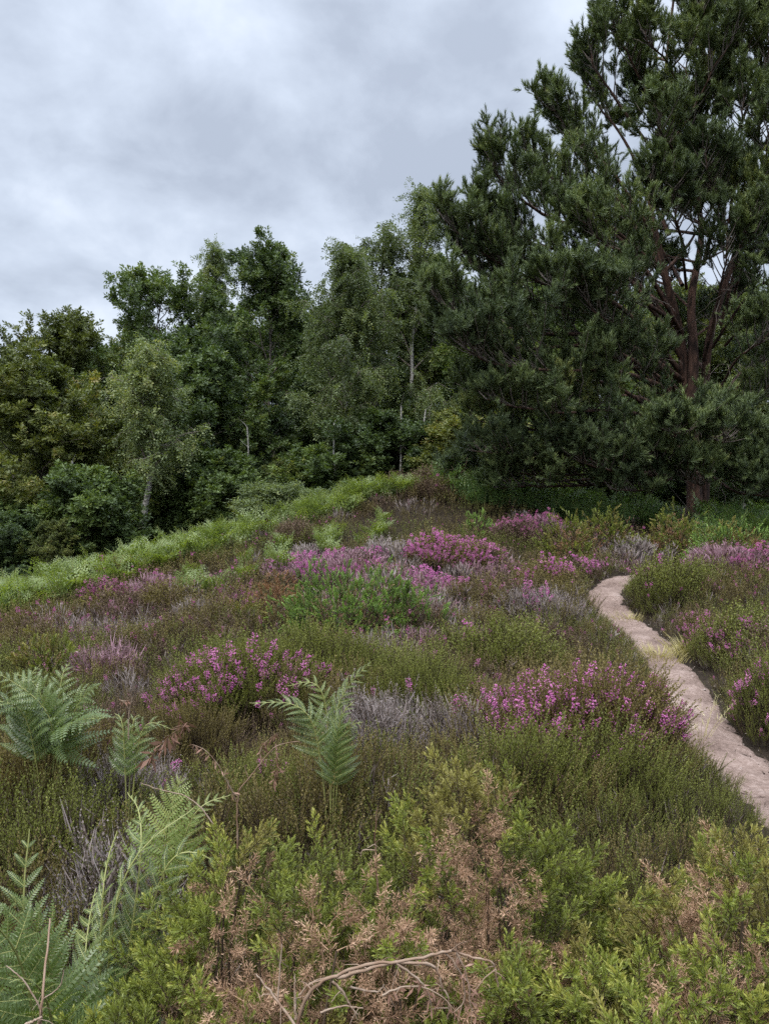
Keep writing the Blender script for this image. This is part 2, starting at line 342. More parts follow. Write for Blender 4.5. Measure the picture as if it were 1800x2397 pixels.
# ------------------------------------------------------------------ ground and path
def build_ground():
    xs = np.concatenate([[-1500, -500, -200, -110], np.arange(-75, -16, 3), np.arange(-16, 16.01, .2), np.arange(19, 76, 3), [110, 200, 500, 1500]])
    ys = np.concatenate([[-1500, -400, -100, -40], np.arange(-24, -1.5, 1.5), np.arange(-1.4, 26, .2), np.arange(27, 80, 3), [120, 300, 700, 1800]])
    X, Y = np.meshgrid(xs, ys); Z = ground_z(X, Y)
    nx, ny = len(xs), len(ys)
    i, j = np.meshgrid(np.arange(nx - 1), np.arange(ny - 1)); a = (j * nx + i).ravel()
    F = np.concatenate([np.stack([a, a + 1, a + nx + 1], -1), np.stack([a, a + nx + 1, a + nx], -1)])
    mb = MB(); mb.add(np.stack([X, Y, Z], -1), F, .5)
    tag(link('ground', mb, M_SOIL, smooth=True), 'dark peaty heath ground rising to a low crest', None, kind='structure')
    # sandy path: a strip 4 mm or more above the soil, with a ragged edge
    L = resample(PATH_C, 240); t = norm(np.gradient(L, axis=0)); nrm = np.stack([-t[:, 1], t[:, 0]], -1)
    u = np.linspace(-1, 1, 13); s = np.arange(len(L))
    wl = .27 + .10 * (vnoise(s * .16, s * 0, 11) - .5) + .08 * (vnoise(s * .6, s * 0, 13) - .5)
    wr = .30 + .12 * (vnoise(s * .13, s * 0, 17) - .5) + .08 * (vnoise(s * .6, s * 0, 19) - .5)
    w = np.where(u[None] < 0, wl[:, None], wr[:, None])
    XY = L[:, None, :] + nrm[:, None, :] * (u[None] * w)[..., None]
    Z = ground_z(XY[..., 0], XY[..., 1]) + .034 - .055 * np.abs(u[None]) ** 3 + .022 * (vnoise(XY[..., 0] * 9, XY[..., 1] * 9, 21) - .5) + .012 * (vnoise(XY[..., 0] * 21, XY[..., 1] * 21, 22) - .5)
    Z[:, 0] -= .04; Z[:, -1] -= .04
    n0, n1 = Z.shape; i, j = np.meshgrid(np.arange(n1 - 1), np.arange(n0 - 1)); a = (j * n1 + i).ravel()
    F = np.concatenate([np.stack([a, a + n1 + 1, a + 1], -1), np.stack([a, a + n1, a + n1 + 1], -1)])
    mb = MB(); mb.add(np.concatenate([XY, Z[..., None]], -1), F, .5)
    tag(link('path', mb, M_SAND, smooth=True), 'narrow pinkish sandy footpath winding through the heather', None, kind='structure')
    # dry flakes and broken twigs gathered along its sides
    r = rg(6); k = 1500; q = r.integers(0, 240, k); uu = np.sign(r.uniform(-1, 1, k)) * (1 - r.uniform(0, 1, k) ** 1.6 * .8) * .40
    xy = L[q] + nrm[q] * uu[:, None] + r.normal(0, .03, (k, 2)); fl = MB(); fl.add([[-1, 0, 0], [0, .22, .05], [1, 0, .1], [0, -.22, .05]], [[0, 1, 2], [0, 2, 3]], .1)
    a = r.uniform(0, 6.283, k); nz = np.stack([r.normal(0, .25, k), r.normal(0, .25, k), np.ones(k)], -1)
    mb = MB(); mb.stamp(fl.unit(), np.stack([xy[:, 0], xy[:, 1], ground_z(xy[:, 0], xy[:, 1]) + .034], -1), basis(nz, a), np.exp(r.normal(-4.4, .5, k)), r.uniform(0, .8, k))
    tag(link('litter', mb, M_H_STEM), 'dry brown flakes and broken twigs along the sides of the path', None, kind='stuff')
    # pebbles and crumbs on it
    r = rg(5); k = 260; q = r.integers(0, 240, k); uu = r.uniform(-.9, .9, k) * .4
    xy = L[q] + nrm[q] * uu[:, None] + r.normal(0, .03, (k, 2))
    ico = MB()
    ph = np.linspace(0, 2 * np.pi, 5, endpoint=False)
    V = np.concatenate([[[0, 0, .6]], np.stack([np.cos(ph), np.sin(ph), 0 * ph + .1], -1), [[0, 0, -.5]]])
    F = [[0, 1 + a, 1 + (a + 1) % 5] for a in range(5)] + [[6, 1 + (a + 1) % 5, 1 + a] for a in range(5)]
    ico.add(V, F, .3)
    pos = np.stack([xy[:, 0], xy[:, 1], ground_z(xy[:, 0], xy[:, 1]) + .024], -1)
    mb = MB(); mb.stamp(ico.unit(), pos, basis(np.tile([[0, 0, 1.]], (k, 1)) + r.normal(0, .2, (k, 3)), r.uniform(0, 6, k)),
                        np.exp(r.normal(-5.0, .45, k)), r.uniform(0, .7, k))
    tag(link('pebbles', mb, M_STONE), 'small pale pebbles scattered over the sandy path', None, kind='stuff')


build_ground()


# ------------------------------------------------------------------ plant units
def shoot(n, blen, bw, ang, t0=.35, stem=.02, seed=0, taper=.6, three=False, bmat=0, smat=1, jit=.15):
    """a stem along +Z of length 1 set with bristles from t0 to the tip; tint runs from 0 at the base to about .6 at the tip"""
    r = rg(seed); mb = MB()
    a = np.linspace(0, 2 * np.pi, 3, endpoint=False)
    V = np.concatenate([np.stack([stem * np.cos(a), stem * np.sin(a), 0 * a], -1), [[0, 0, 1]]])
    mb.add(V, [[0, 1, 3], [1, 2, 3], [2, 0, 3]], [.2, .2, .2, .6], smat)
    s = np.linspace(t0, 1, n) + r.normal(0, .01, n); th = np.arange(n) * 2.39996 + r.normal(0, .3, n)
    rad = np.stack([np.cos(th), np.sin(th), 0 * th], -1); tan = np.stack([-np.sin(th), np.cos(th), 0 * th], -1)
    u = (s - t0) / (1 - t0)
    A = ang * (1 - .55 * u) * (1 + r.normal(0, jit, n)); L = blen * (1 - taper * u ** 2) * r.uniform(.75, 1.2, n)
    d = rad * np.sin(A)[:, None] + np.array([0, 0, 1.]) * np.cos(A)[:, None]
    b = np.stack([0 * s, 0 * s, s], -1) + rad * stem * .6
    tip = b + d * L[:, None]
    h = tan * (bw / 2)
    if three:
        nn = np.cross(d, tan) * bw * .5
        V = np.stack([b - h, b + h, b + nn, tip], 1).reshape(-1, 3); k = np.arange(n)[:, None] * 4
        F = np.concatenate([k + [0, 1, 3], k + [1, 2, 3], k + [2, 0, 3]])
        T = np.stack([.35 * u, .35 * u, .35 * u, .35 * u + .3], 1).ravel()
    else:
        m = b + d * L[:, None] * .45
        V = np.stack([b, m + h, tip, m - h], 1).reshape(-1, 3); k = np.arange(n)[:, None] * 4
        F = np.concatenate([k + [0, 1, 2], k + [0, 2, 3]])
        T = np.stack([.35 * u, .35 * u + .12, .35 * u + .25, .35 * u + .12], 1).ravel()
    mb.add(V, F, T, bmat)
    return mb.unit()


def sprig(lod, seed):
    """a branched heather sprig, height about 1 (scaled to 0.25-0.45 m)"""
    r = rg(seed); mb = MB()
    if lod == 0: n, sides, bl, bw = 28, 5, .042, .020
    elif lod == 1: n, sides, bl, bw = 12, 3, .06, .032
    else: n, sides, bl, bw = 7, 2, .09, .05
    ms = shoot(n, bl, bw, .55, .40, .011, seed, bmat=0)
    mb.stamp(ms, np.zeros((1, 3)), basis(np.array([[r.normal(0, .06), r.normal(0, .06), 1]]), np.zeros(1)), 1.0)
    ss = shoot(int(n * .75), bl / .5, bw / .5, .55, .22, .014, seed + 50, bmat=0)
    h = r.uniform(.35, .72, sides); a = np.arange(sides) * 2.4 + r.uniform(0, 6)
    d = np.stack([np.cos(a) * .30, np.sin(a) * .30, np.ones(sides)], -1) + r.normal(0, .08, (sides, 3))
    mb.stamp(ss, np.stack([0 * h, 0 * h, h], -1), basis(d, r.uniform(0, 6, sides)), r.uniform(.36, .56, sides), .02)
    return mb.unit()


def bare_sprig(lod, seed):
    """a grey twiggy sprig with hardly a leaf"""
    r = rg(seed); mb = MB()
    w = (.010, .016, .028)[lod]; k = (7, 5, 4)[lod]
    for i in range(k):
        a = r.uniform(0, 6.28); s = r.uniform(.25, .75) if i else 0
        d = np.array([math.cos(a) * .5, math.sin(a) * .5, 1]) if i else np.array([r.normal(0, .1), r.normal(0, .1), 1])
        L = (1 - s) * r.uniform(.6, 1.0); b = np.array([0, 0, s])
        mid = b + d * L * .5 + r.normal(0, .04, 3); tip = b + d * L * np.array([.8, .8, 1])
        side = norm(np.cross(d, [math.sin(a), .3, .1])) * w
        mb.add([b - side, b + side, mid + side * .8, mid - side * .8, tip], [[0, 1, 2], [0, 2, 3], [3, 2, 4]], [.3, .3, .6, .6, .9], 0)
    if lod < 2:
        mb.stamp(shoot(10, .05, .016, .8, .5, .008, seed), np.zeros((1, 3)), basis(np.array([[.05, .05, 1]]), np.zeros(1)), .95, .25, mat=0)
    return mb.unit()


def flower_head(lod, seed):
    """small round bells packed along the top of a sprig"""
    r = rg(seed); mb = MB()
    n, rad = ((26, .0128), (14, .019), (9, .027))[lod]
    V = np.array([[1, 0, -.3], [-.5, .87, -.3], [-.5, -.87, -.3], [0, 0, 1.]]) if lod else None
    if lod == 0:
        ph = np.linspace(0, 2 * np.pi, 4, endpoint=False)
        V = np.concatenate([[[0, 0, 1.]], np.stack([np.cos(ph), np.sin(ph), 0 * ph], -1), [[0, 0, -1.]]])
        F = [[0, 1 + a, 1 + (a + 1) % 4] for a in range(4)] + [[5, 1 + (a + 1) % 4, 1 + a] for a in range(4)]
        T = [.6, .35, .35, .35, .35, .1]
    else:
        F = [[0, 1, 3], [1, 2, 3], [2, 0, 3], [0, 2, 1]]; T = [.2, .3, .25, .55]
    for i in range(n):
        s = r.uniform(.86, 1.02); a = i * 2.4
        c = np.array([math.cos(a) * .024, math.sin(a) * .024, s]) * np.array([1.3, 1.3, 1]) + r.normal(0, .006, 3)
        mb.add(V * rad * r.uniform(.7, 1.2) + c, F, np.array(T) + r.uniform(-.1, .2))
    return mb.unit()


SPRIG = [[sprig(l, 100 + 10 * l + i) for i in range(4)] for l in range(3)]
BARE = [[bare_sprig(l, 200 + 10 * l + i) for i in range(4)] for l in range(3)]
HEAD = [[flower_head(l, 300 + 10 * l + i) for i in range(3)] for l in range(3)]


def lod_of(d): return 0 if d < 6.2 else (1 if d < 10.5 else 2)


def dome(cx, cy, r, h, n, r_, spread=.55, wall=.35, ry=None):
    """where the sprigs of one clump stand, lean and reach"""
    ry = ry or r
    a = r_.uniform(0, 6.283, n); q = np.sqrt(r_.uniform(0, 1, n)); sd = r_.uniform(0, 99)
    w = .62 + .62 * vnoise(np.cos(a) * 1.7 + sd, np.sin(a) * 1.7, 3)
    x = cx + np.cos(a) * q * r * w; y = cy + np.sin(a) * q * ry * w
    h = h * (.72 + .56 * vnoise(x * 3.2 + sd, y * 3.2, 5))
    d = np.stack([np.cos(a) * q * spread, np.sin(a) * q * spread, np.ones(n)], -1) + r_.normal(0, .13, (n, 3)) * [1, 1, .4]
    s = h * r_.uniform(.72, 1.1, n) * (1 - wall * q ** 2)
    pd = path_dist(x, y); s = s * np.clip(.5 + (pd - .28) / .5, .45, 1)
    pos = np.stack([x, y, ground_z(x, y) - .015], -1); m = pd > .20 + .12 * vnoise(x * 4, y * 4, 9)
    return pos[m], basis(d, r_.uniform(0, 6.283, n))[m], s[m], q[m]


def put(mb, units, tr, r_, tint=0., spreadt=.12, **kw):
    pos, rot, s, q = tr; k = r_.integers(0, len(units), len(pos))
    tt = np.asarray(tint) + r_.normal(0, spreadt, len(pos))
    for i, U in enumerate(units):
        m = k == i; mb.stamp(U, pos[m], rot[m], s[m], tt[m], **kw)


# ------------------------------------------------------------------ gorse
def gorse_unit(n, seed, three=True, blen=.22, bw=.034, ang=.62, t0=.12):
    return shoot(n, blen, bw, ang, t0, .022, seed, .45, three)


def gorse_branch(seed, dry=False):
    """a gorse branchlet about 1 long: short spiny side shoots up a woody axis, older dry spines below"""
    r = rg(seed); mb = MB(); k = 11
    if dry: u = [shoot(9, .62, .10, 1.25, .05, .03, seed * 7 + i, .3, False, 0, 0) for i in range(3)]
    else: u = [shoot(13, .52, .115, .66, .04, .025, seed * 7 + i, .45, False, 0, 1) for i in range(3)]
    a = np.linspace(0, 2 * np.pi, 3, endpoint=False)
    mb.add(np.concatenate([np.stack([.014 * np.cos(a), .014 * np.sin(a), 0 * a], -1), [[0, 0, .95]]]), [[0, 1, 3], [1, 2, 3], [2, 0, 3]], .3, 0 if dry else 1)
    h = np.linspace(.30, .92, k) + r.normal(0, .02, k); az = np.arange(k) * 2.4 + r.uniform(0, 6)
    out = r.uniform(.55, 1.0, k) * (1.15 - .5 * h)
    d = np.stack([np.cos(az) * out, np.sin(az) * out, np.ones(k) * .8], -1)
    pos = np.stack([0 * h, 0 * h, h], -1); rot = basis(d, r.uniform(0, 6, k)); sc = r.uniform(.22, .34, k)
    pos[-1] = [0, 0, .8]; rot[-1] = np.eye(3); sc[-1] = .3
    for i in range(3):
        mb.stamp(u[i], pos[i::3], rot[i::3], sc[i::3], (.22 * h + r.normal(0, .06, k))[i::3])
    low = shoot(12, .16, .022, 1.15, .05, .01, seed + 3, .2, False, 0 if dry else 2, 0 if dry else 1)
    mb.stamp(low, np.zeros((1, 3)), np.eye(3)[None], .62, .05)
    return mb.unit()


GS = [[gorse_branch(400 + i) for i in range(3)], [gorse_unit(22, 410 + i, False, .36, .10) for i in range(3)], [gorse_unit(12, 420 + i, False, .36, .15) for i in range(3)]]
GD = [[gorse_branch(430 + i, True) for i in range(3)], [gorse_unit(16, 440 + i, False, .3, .06, 1.1, .05) for i in range(3)],
      [gorse_unit(9, 450 + i, False, .4, .13, 1.0, .05) for i in range(3)]]


def gorse(name, c, rx, ry, h, seed, label, cat='bush', group=None, dead=.35, green=None, dry=None, lod=0, sl=.105, dens=1.0, yellow=.2, deadspots=()):
    """a gorse bush: woody stems, green spiny tips fanned over an uneven dome, dry brown spines within and in patches"""
    r = rg(seed); root = empty(name, c, label, cat, group)
    c = np.asarray(c, float)
    area = 2.2 * math.pi * (rx * ry + .5 * (rx + ry) * h)
    n = int(area / (sl * .5) ** 2 * (1.0 if lod == 0 else .75) * dens)
    a = r.uniform(0, 6.283, n); ct = r.uniform(.0, 1, n)
    st = np.sqrt(1 - ct ** 2)
    u = np.stack([np.cos(a) * st, np.sin(a) * st, ct], -1)
    bump = 1 + .30 * (vnoise(u[:, 0] * 3.1 + seed, u[:, 1] * 3.1 + u[:, 2] * 2, seed) - .5) + (.32 if lod == 0 else .75) * (vnoise(u[:, 0] * 6 + seed, u[:, 1] * 6 + 3 * u[:, 2], seed + 1) - .5)
    shell = np.where(r.uniform(0, 1, n) < .62, r.uniform(.90, 1.02, n), r.uniform(.5, .9, n))
    pos = u * np.array([rx, ry, h]) * (bump * shell)[:, None]
    gzl = ground_z(pos[:, 0] + c[0], pos[:, 1] + c[1]) - c[2]
    pos[:, 2] = np.maximum(pos[:, 2] + gzl * .8, gzl + .03)
    nrm = norm(u / np.array([rx, ry, h]))
    d = nrm * .8 + np.array([0, 0, .60]) + r.normal(0, .5, (n, 3))
    pat = vnoise(pos[:, 0] * 3.6 + seed * 3.1, pos[:, 1] * 3.6, seed + 7) * .6 + vnoise(pos[:, 0] * 9 + seed, pos[:, 1] * 9 + pos[:, 2] * 9, seed + 8) * .4
    lim = np.quantile(pat, 1 - dead)
    isd = (pat > lim) | ((shell < .85) & (r.uniform(0, 1, n) < .72))
    for (sx, sy, sr) in deadspots:
        isd |= ((pos[:, 0] + c[0] - sx) ** 2 + (pos[:, 1] + c[1] - sy) ** 2 < sr ** 2) & (r.uniform(0, 1, n) < .85)
    isy = ~isd & (vnoise(pos[:, 0] * 6 + 9, pos[:, 1] * 6 + seed, seed + 9) > 1 - yellow * 1.4)
    sc = sl * r.uniform(.7, 1.2, n); d = np.where(isd[:, None], d * .5 + r.normal(0, .6, (n, 3)), d); sc = np.where(isd, sc * .72, sc); rot = basis(d, r.uniform(0, 6.283, n))
    green = green or M_GORSE
    mbs = {'foliage': MB(), 'dry_spines': MB()}
    k = r.integers(0, 3, n)
    for i in range(3):
        m = (k == i) & ~isd & ~isy
        mbs['foliage'].stamp(GS[lod][i], pos[m], rot[m], sc[m], .12 + r.normal(0, .12, m.sum()) + .45 * (vnoise(pos[m][:, 0] * 12 + 4, pos[m][:, 1] * 12 + pos[m][:, 2] * 8, seed + 4) - .5))
        m = (k == i) & isy
        V, F, T, M = GS[lod][i]
        mbs['foliage'].stamp((V, F, T, np.where(M == 0, 2, M)), pos[m], rot[m], sc[m], .05 + r.normal(0, .13, m.sum()))
        m = (k == i) & isd
        mbs['dry_spines'].stamp(GD[lod][i], pos[m], rot[m], sc[m], .08 + r.normal(0, .15, m.sum()), mat=0)
    link('foliage', mbs['foliage'], [green, M_H_STEM, M_GORSE_Y], root)
    if mbs['dry_spines'].n: link('dry_spines', mbs['dry_spines'], [dry or M_GORSE_B], root)
    ws = MB(); q = r.permutation(n)[:int(26 + 10 * rx / sl)]
    for p in pos[q]:
        b = np.array([p[0] * .15, p[1] * .15, gz(c[0] + p[0] * .15, c[1] + p[1] * .15) - c[2]])
        mid = (b + p) / 2 + r.normal(0, .03, 3) + np.array([p[0], p[1], 0]) * .12
        ws.tube(resample([b, mid, p], 6), .0045 + .006 * (lod > 0), .002, 4, r.uniform(.5, 1))
    link('stems', ws, [M_H_STEM], root)
    return root


# ------------------------------------------------------------------ bracken
def frond_mesh(mb, B, Mid, T, nrm, width, npin=13, npl=14, seed=0, bare=.35, curl=.25, tier=.0, m=0, sm=1, tint=0., stem_r=.004, skip=0.):
    """one bracken frond from base B over Mid to tip T, its blade facing nrm; pinnae in pairs, each cut into pinnules"""
    r = rg(seed); pts = resample([np.asarray(B, float), np.asarray(Mid, float), np.asarray(T, float)], 28)
    mb.tube(pts, stem_r, stem_r * .3, 4, .35, sm)
    seg = np.concatenate([[0], np.cumsum(np.linalg.norm(np.diff(pts, axis=0), axis=1))]); seg /= seg[-1]
    tan = norm(np.gradient(pts, axis=0)); nrm = norm(np.asarray(nrm, float))
    f = lambda s, A: np.stack([np.interp(s, seg, A[:, i]) for i in range(3)], -1)
    us = np.linspace(0, 1, npin + 1)[:-1] ** .92
    for i, u in enumerate(us):
        s = bare + (1 - bare) * u; p = f(s, pts); t = norm(f(s, tan)); side0 = norm(np.cross(t, nrm)); nn = np.cross(side0, t)
        L = width * (1 - u) ** .8 * (1 if i else .92)
        for sg in (-1, 1):
            if r.uniform() < skip: continue
            l = L * r.uniform(.88, 1.08); n = max(4, int(npl * (.35 + .65 * l / width)))
            a = RAD(62 - 22 * u) + r.normal(0, .07)
            d0 = side0 * sg * math.sin(a) + t * math.cos(a) + nn * r.normal(.03, .10)
            d0 = norm(d0); bn = norm(nn * (1 - tier) + np.array([0, -.25, 1.]) * tier + r.normal(0, .12, 3))
            v = np.linspace(.03, 1, n)
            # the pinna bows: lifts a little, then its tip droops and curls forward
            ax = p + d0 * (v * l)[:, None] + bn * (l * curl * (.55 * v - 1.25 * v ** 2.2))[:, None] + t * (.16 * l * v ** 2)[:, None]
            ta = norm(np.gradient(ax, axis=0))
            pn = norm(np.broadcast_to(bn, ta.shape) - ta * (ta @ bn)[:, None]); cr = np.cross(pn, ta)
            pl = .23 * l * (1 - v) ** .7 * (.55 + .45 * np.minimum(1, v * 5)) + .012 * width
            hw = l / n * .43
            tt = tint + r.normal(0, .07)
            for s2 in (-1, 1):
                dd = norm(cr * s2 + ta * .42 + pn * r.normal(0, .12, (n, 1)))
                base = ax; midp = ax + dd * (pl * .55)[:, None] + pn * (pl * .10)[:, None]; tip = ax + dd * pl[:, None] - pn * (pl * .12)[:, None]
                h = ta * hw
                V = np.stack([base - h * .8, base + h * .8, midp + h * .8, tip, midp - h * .8], 1)
                k = np.arange(n)[:, None] * 5
                F = np.concatenate([k + [0, 1, 2], k + [0, 2, 4], k + [4, 2, 3]])
                mb.add(V, F, np.repeat(np.clip(tt + .35 + .25 * u + r.normal(0, .05, n), 0, 1), 5), m)
            if n > 6: mb.tube(ax[::3], stem_r * .35, stem_r * .12, 3, .5, sm)


M_STIPE = veg('bracken_stalk', [(0, (.14, .15, .045)), (1, (.36, .36, .13))], 0, .5, .3)

# ------------------------------------------------------------------ woodland trees
LEAF = {}


def leaf_spray(kind, seed):
    r = rg(seed); mb = MB()
    if kind == 'oak': n, L, w, sp = 18, .112, .064, .19
    elif kind == 'birch': n, L, w, sp = 16, .066, .048, .28
    else: n, L, w, sp = 13, .08, .04, .2
    for i in range(n):
        s = (i + .5) / n; a = i * 2.4 + r.normal(0, .4)
        b = np.array([math.cos(a) * .02, math.sin(a) * .02, s * sp * 1.5])
        if kind == 'birch': d = np.array([math.cos(a) * .9, math.sin(a) * .9, .55])
        else: d = np.array([math.cos(a), math.sin(a), .25 + .7 * s])
        d = norm(d + r.normal(0, .25, 3)); up = norm(np.array([0, 0, 1.]) + r.normal(0, .45, 3)); sd = norm(np.cross(d, up)); nn = np.cross(sd, d)
        l = L * r.uniform(.7, 1.2)
        b2 = b + d * l * .15
        V = np.array([b, b2 + d * l * .4 + sd * w * .5 + nn * w * .18, b2 + d * l, b2 + d * l * .4 - sd * w * .5 + nn * w * .18])
        mb.add(V, [[0, 1, 2], [0, 2, 3]], r.uniform(.1, .55))
    return mb.unit()


for kd in ('oak', 'birch', 'willow'): LEAF[kd] = [leaf_spray(kd, 500 + i) for i in range(4)]


def curve(b, d, L, n, bend, r, wob):
    """n+1 points from b along d, bending by the vector bend toward the tip, with a little wobble"""
    t = np.linspace(0, 1, n + 1)[:, None]
    w = r.normal(0, wob * L, (n + 1, 3)); w[0] = 0
    return b + d * L * t + np.asarray(bend) * L * t ** 2 + w * t


def make_tree(kind, h, spread, seed, base=.12, limbs=26, sub=9, twigs=12, leaf_mul=1.0, trunk_r=.13, tint=0., lean=(0, 0), top=.5, lsc=1.0, stems=1):
    """trunk and limbs (wood) and leaf sprays at the twigs (leaves)"""
    r = rg(seed); wood, leaf = MB(), MB(); pos, dr, tn = [], [], []
    for st in range(stems):
        off = np.array([0, 0, 0.]) if stems == 1 else np.array([math.cos(st * 2.4) * .25, math.sin(st * 2.4) * .25, 0])
        ln = np.array([lean[0], lean[1], 0]) + (off * .8 if stems > 1 else 0)
        hh = h * (1 - .12 * st)
        tp = off + np.stack([np.zeros(12)] * 3, -1) + np.linspace(0, 1, 12)[:, None] * (np.array([0, 0, hh * .94]) + ln * hh * .3)
        tp[1:, :2] += np.cumsum(r.normal(0, hh * .009, (11, 2)), 0)
        tp[0, 2] -= .15
        wood.tube(tp, trunk_r * (1 - .2 * st), .02, 7, .5, 0, .9)
        for i in range(int(limbs / stems)):
            s = base + (.98 - base) * ((i + r.uniform(0, 1)) / (limbs / stems)) ** .9
            b = np.array([np.interp(s, np.linspace(0, 1, 12), tp[:, k]) for k in range(3)])
            az = i * 2.39996 + r.normal(0, .5)
            # crown profile: widest at mid height
            prof = (math.sin(math.pi * min(1, max(0.02, (s - base * .6) / (1.06 - base * .6)) ** .75)) ** .6)
            L = spread * prof * (r.uniform(.7, 1.15) if kind != 'birch' else r.uniform(.5, 1.35)) + .25
            if kind == 'birch':
                el = RAD(38 + 30 * s + r.normal(0, 11)); bend = np.array([0, 0, -.05 - .35 * r.uniform()])
            else:
                el = RAD(5 + 62 * s ** 1.3 + r.normal(0, 12)); bend = np.array([0, 0, .18])
            d = np.array([math.cos(az) * math.cos(el), math.sin(az) * math.cos(el), math.sin(el)])
            lp = curve(b, d, L, 7, bend, r, .035)
            wood.tube(lp, max(.012, trunk_r * .42 * (1 - .6 * s)), .006, 5, .5, 1)
            bt = r.normal(0, .15)
            for j in range(sub):
                q = .25 + .75 * (j + r.uniform()) / sub
                bb = np.array([np.interp(q, np.linspace(0, 1, 8), lp[:, k]) for k in range(3)])
                if kind == 'birch':
                    d2 = norm(d * .5 + r.normal(0, .55, 3) + [0, 0, .1]); L2 = L * .42 * (1.15 - .6 * q) * r.uniform(.5, 1.4) + .2; bd = np.array([0, 0, -.55])
                else:
                    d2 = norm(d * .7 + r.normal(0, .6, 3) + [0, 0, .22]); L2 = L * .42 * (1.2 - .6 * q) + .15; bd = np.array([0, 0, .1])
                sp = curve(bb, d2, L2, 5, bd, r, .05)
                wood.tube(sp, .008, .004, 3, .5, 1)
                for w_ in range(twigs):
                    q2 = .25 + .75 * (w_ + r.uniform()) / twigs
                    pb = np.array([np.interp(q2, np.linspace(0, 1, 6), sp[:, k]) for k in range(3)])
                    if kind == 'birch':
                        nd = int(1 + r.integers(0, 3) * (r.uniform() < .7)); hd = norm(np.array([0, 0, -.8]) + r.normal(0, .5, 3)); p = pb.copy()
                        for _ in range(nd):
                            pos.append(p.copy()); dr.append(hd + r.normal(0, .15, 3)); tn.append(bt); p = p + hd * .24
                    else:
                        td = norm(d2 * .6 + r.normal(0, .6, 3) + [0, 0, .35]); pos.append(pb + td * r.uniform(.03, .22)); dr.append(td); tn.append(bt)
    pos = np.array(pos); dr = np.array(dr); tn = np.array(tn) + r.normal(0, .12, len(pos)) + tint
    keep = r.uniform(0, 1, len(pos)) < leaf_mul
    pos, dr, tn = pos[keep], dr[keep], tn[keep]
    U = LEAF[kind]; k = r.integers(0, 4, len(pos)); rot = basis(dr, r.uniform(0, 6.283, len(pos))); sc = r.uniform(.8, 1.3, len(pos)) * lsc
    for i in range(4):
        m = k == i; leaf.stamp(U[i], pos[m], rot[m], sc[m], tn[m])
    return wood, leaf


def plant_tree(name, px, d, top_py, kind, spread, seed, label, cat, leafmat, group='trees of the wood edge', barkm=None, **kw):
    x = (px - CX) / FPX * d; z = gz(x, d); h = EYE + (CY - top_py) / FPX * d - z
    w, l = make_tree(kind, h, spread, seed, **kw)
    zm = np.quantile(np.concatenate([v[:, 2] for v in l.V]), .9995)
    for b_ in (w, l): b_.V = [v * [1, 1, h / zm] for v in b_.V]
    root = empty(name, (x, d, z), label, cat, group)
    bm_ = barkm or (M_BIRCHBARK if kind == 'birch' else M_OAKBARK)
    link('trunk', w, [bm_, M_TWIG if kind == 'birch' else bm_], root, smooth=True)
    link('crown', l, [leafmat], root)
    return root


def copy_tree(root, loc, rz, sc, label, group=None):
    c = root.copy(); COL.objects.link(c); c.location = loc; c.rotation_euler = (0, 0, rz); c.scale = (sc,) * 3; c['label'] = label
    if group: c['group'] = group
    for ch in root.children:
        k = ch.copy(); COL.objects.link(k); k.parent = c
    return c


# ------------------------------------------------------------------ the wood edge behind the crest
WOOD_TREES = {}


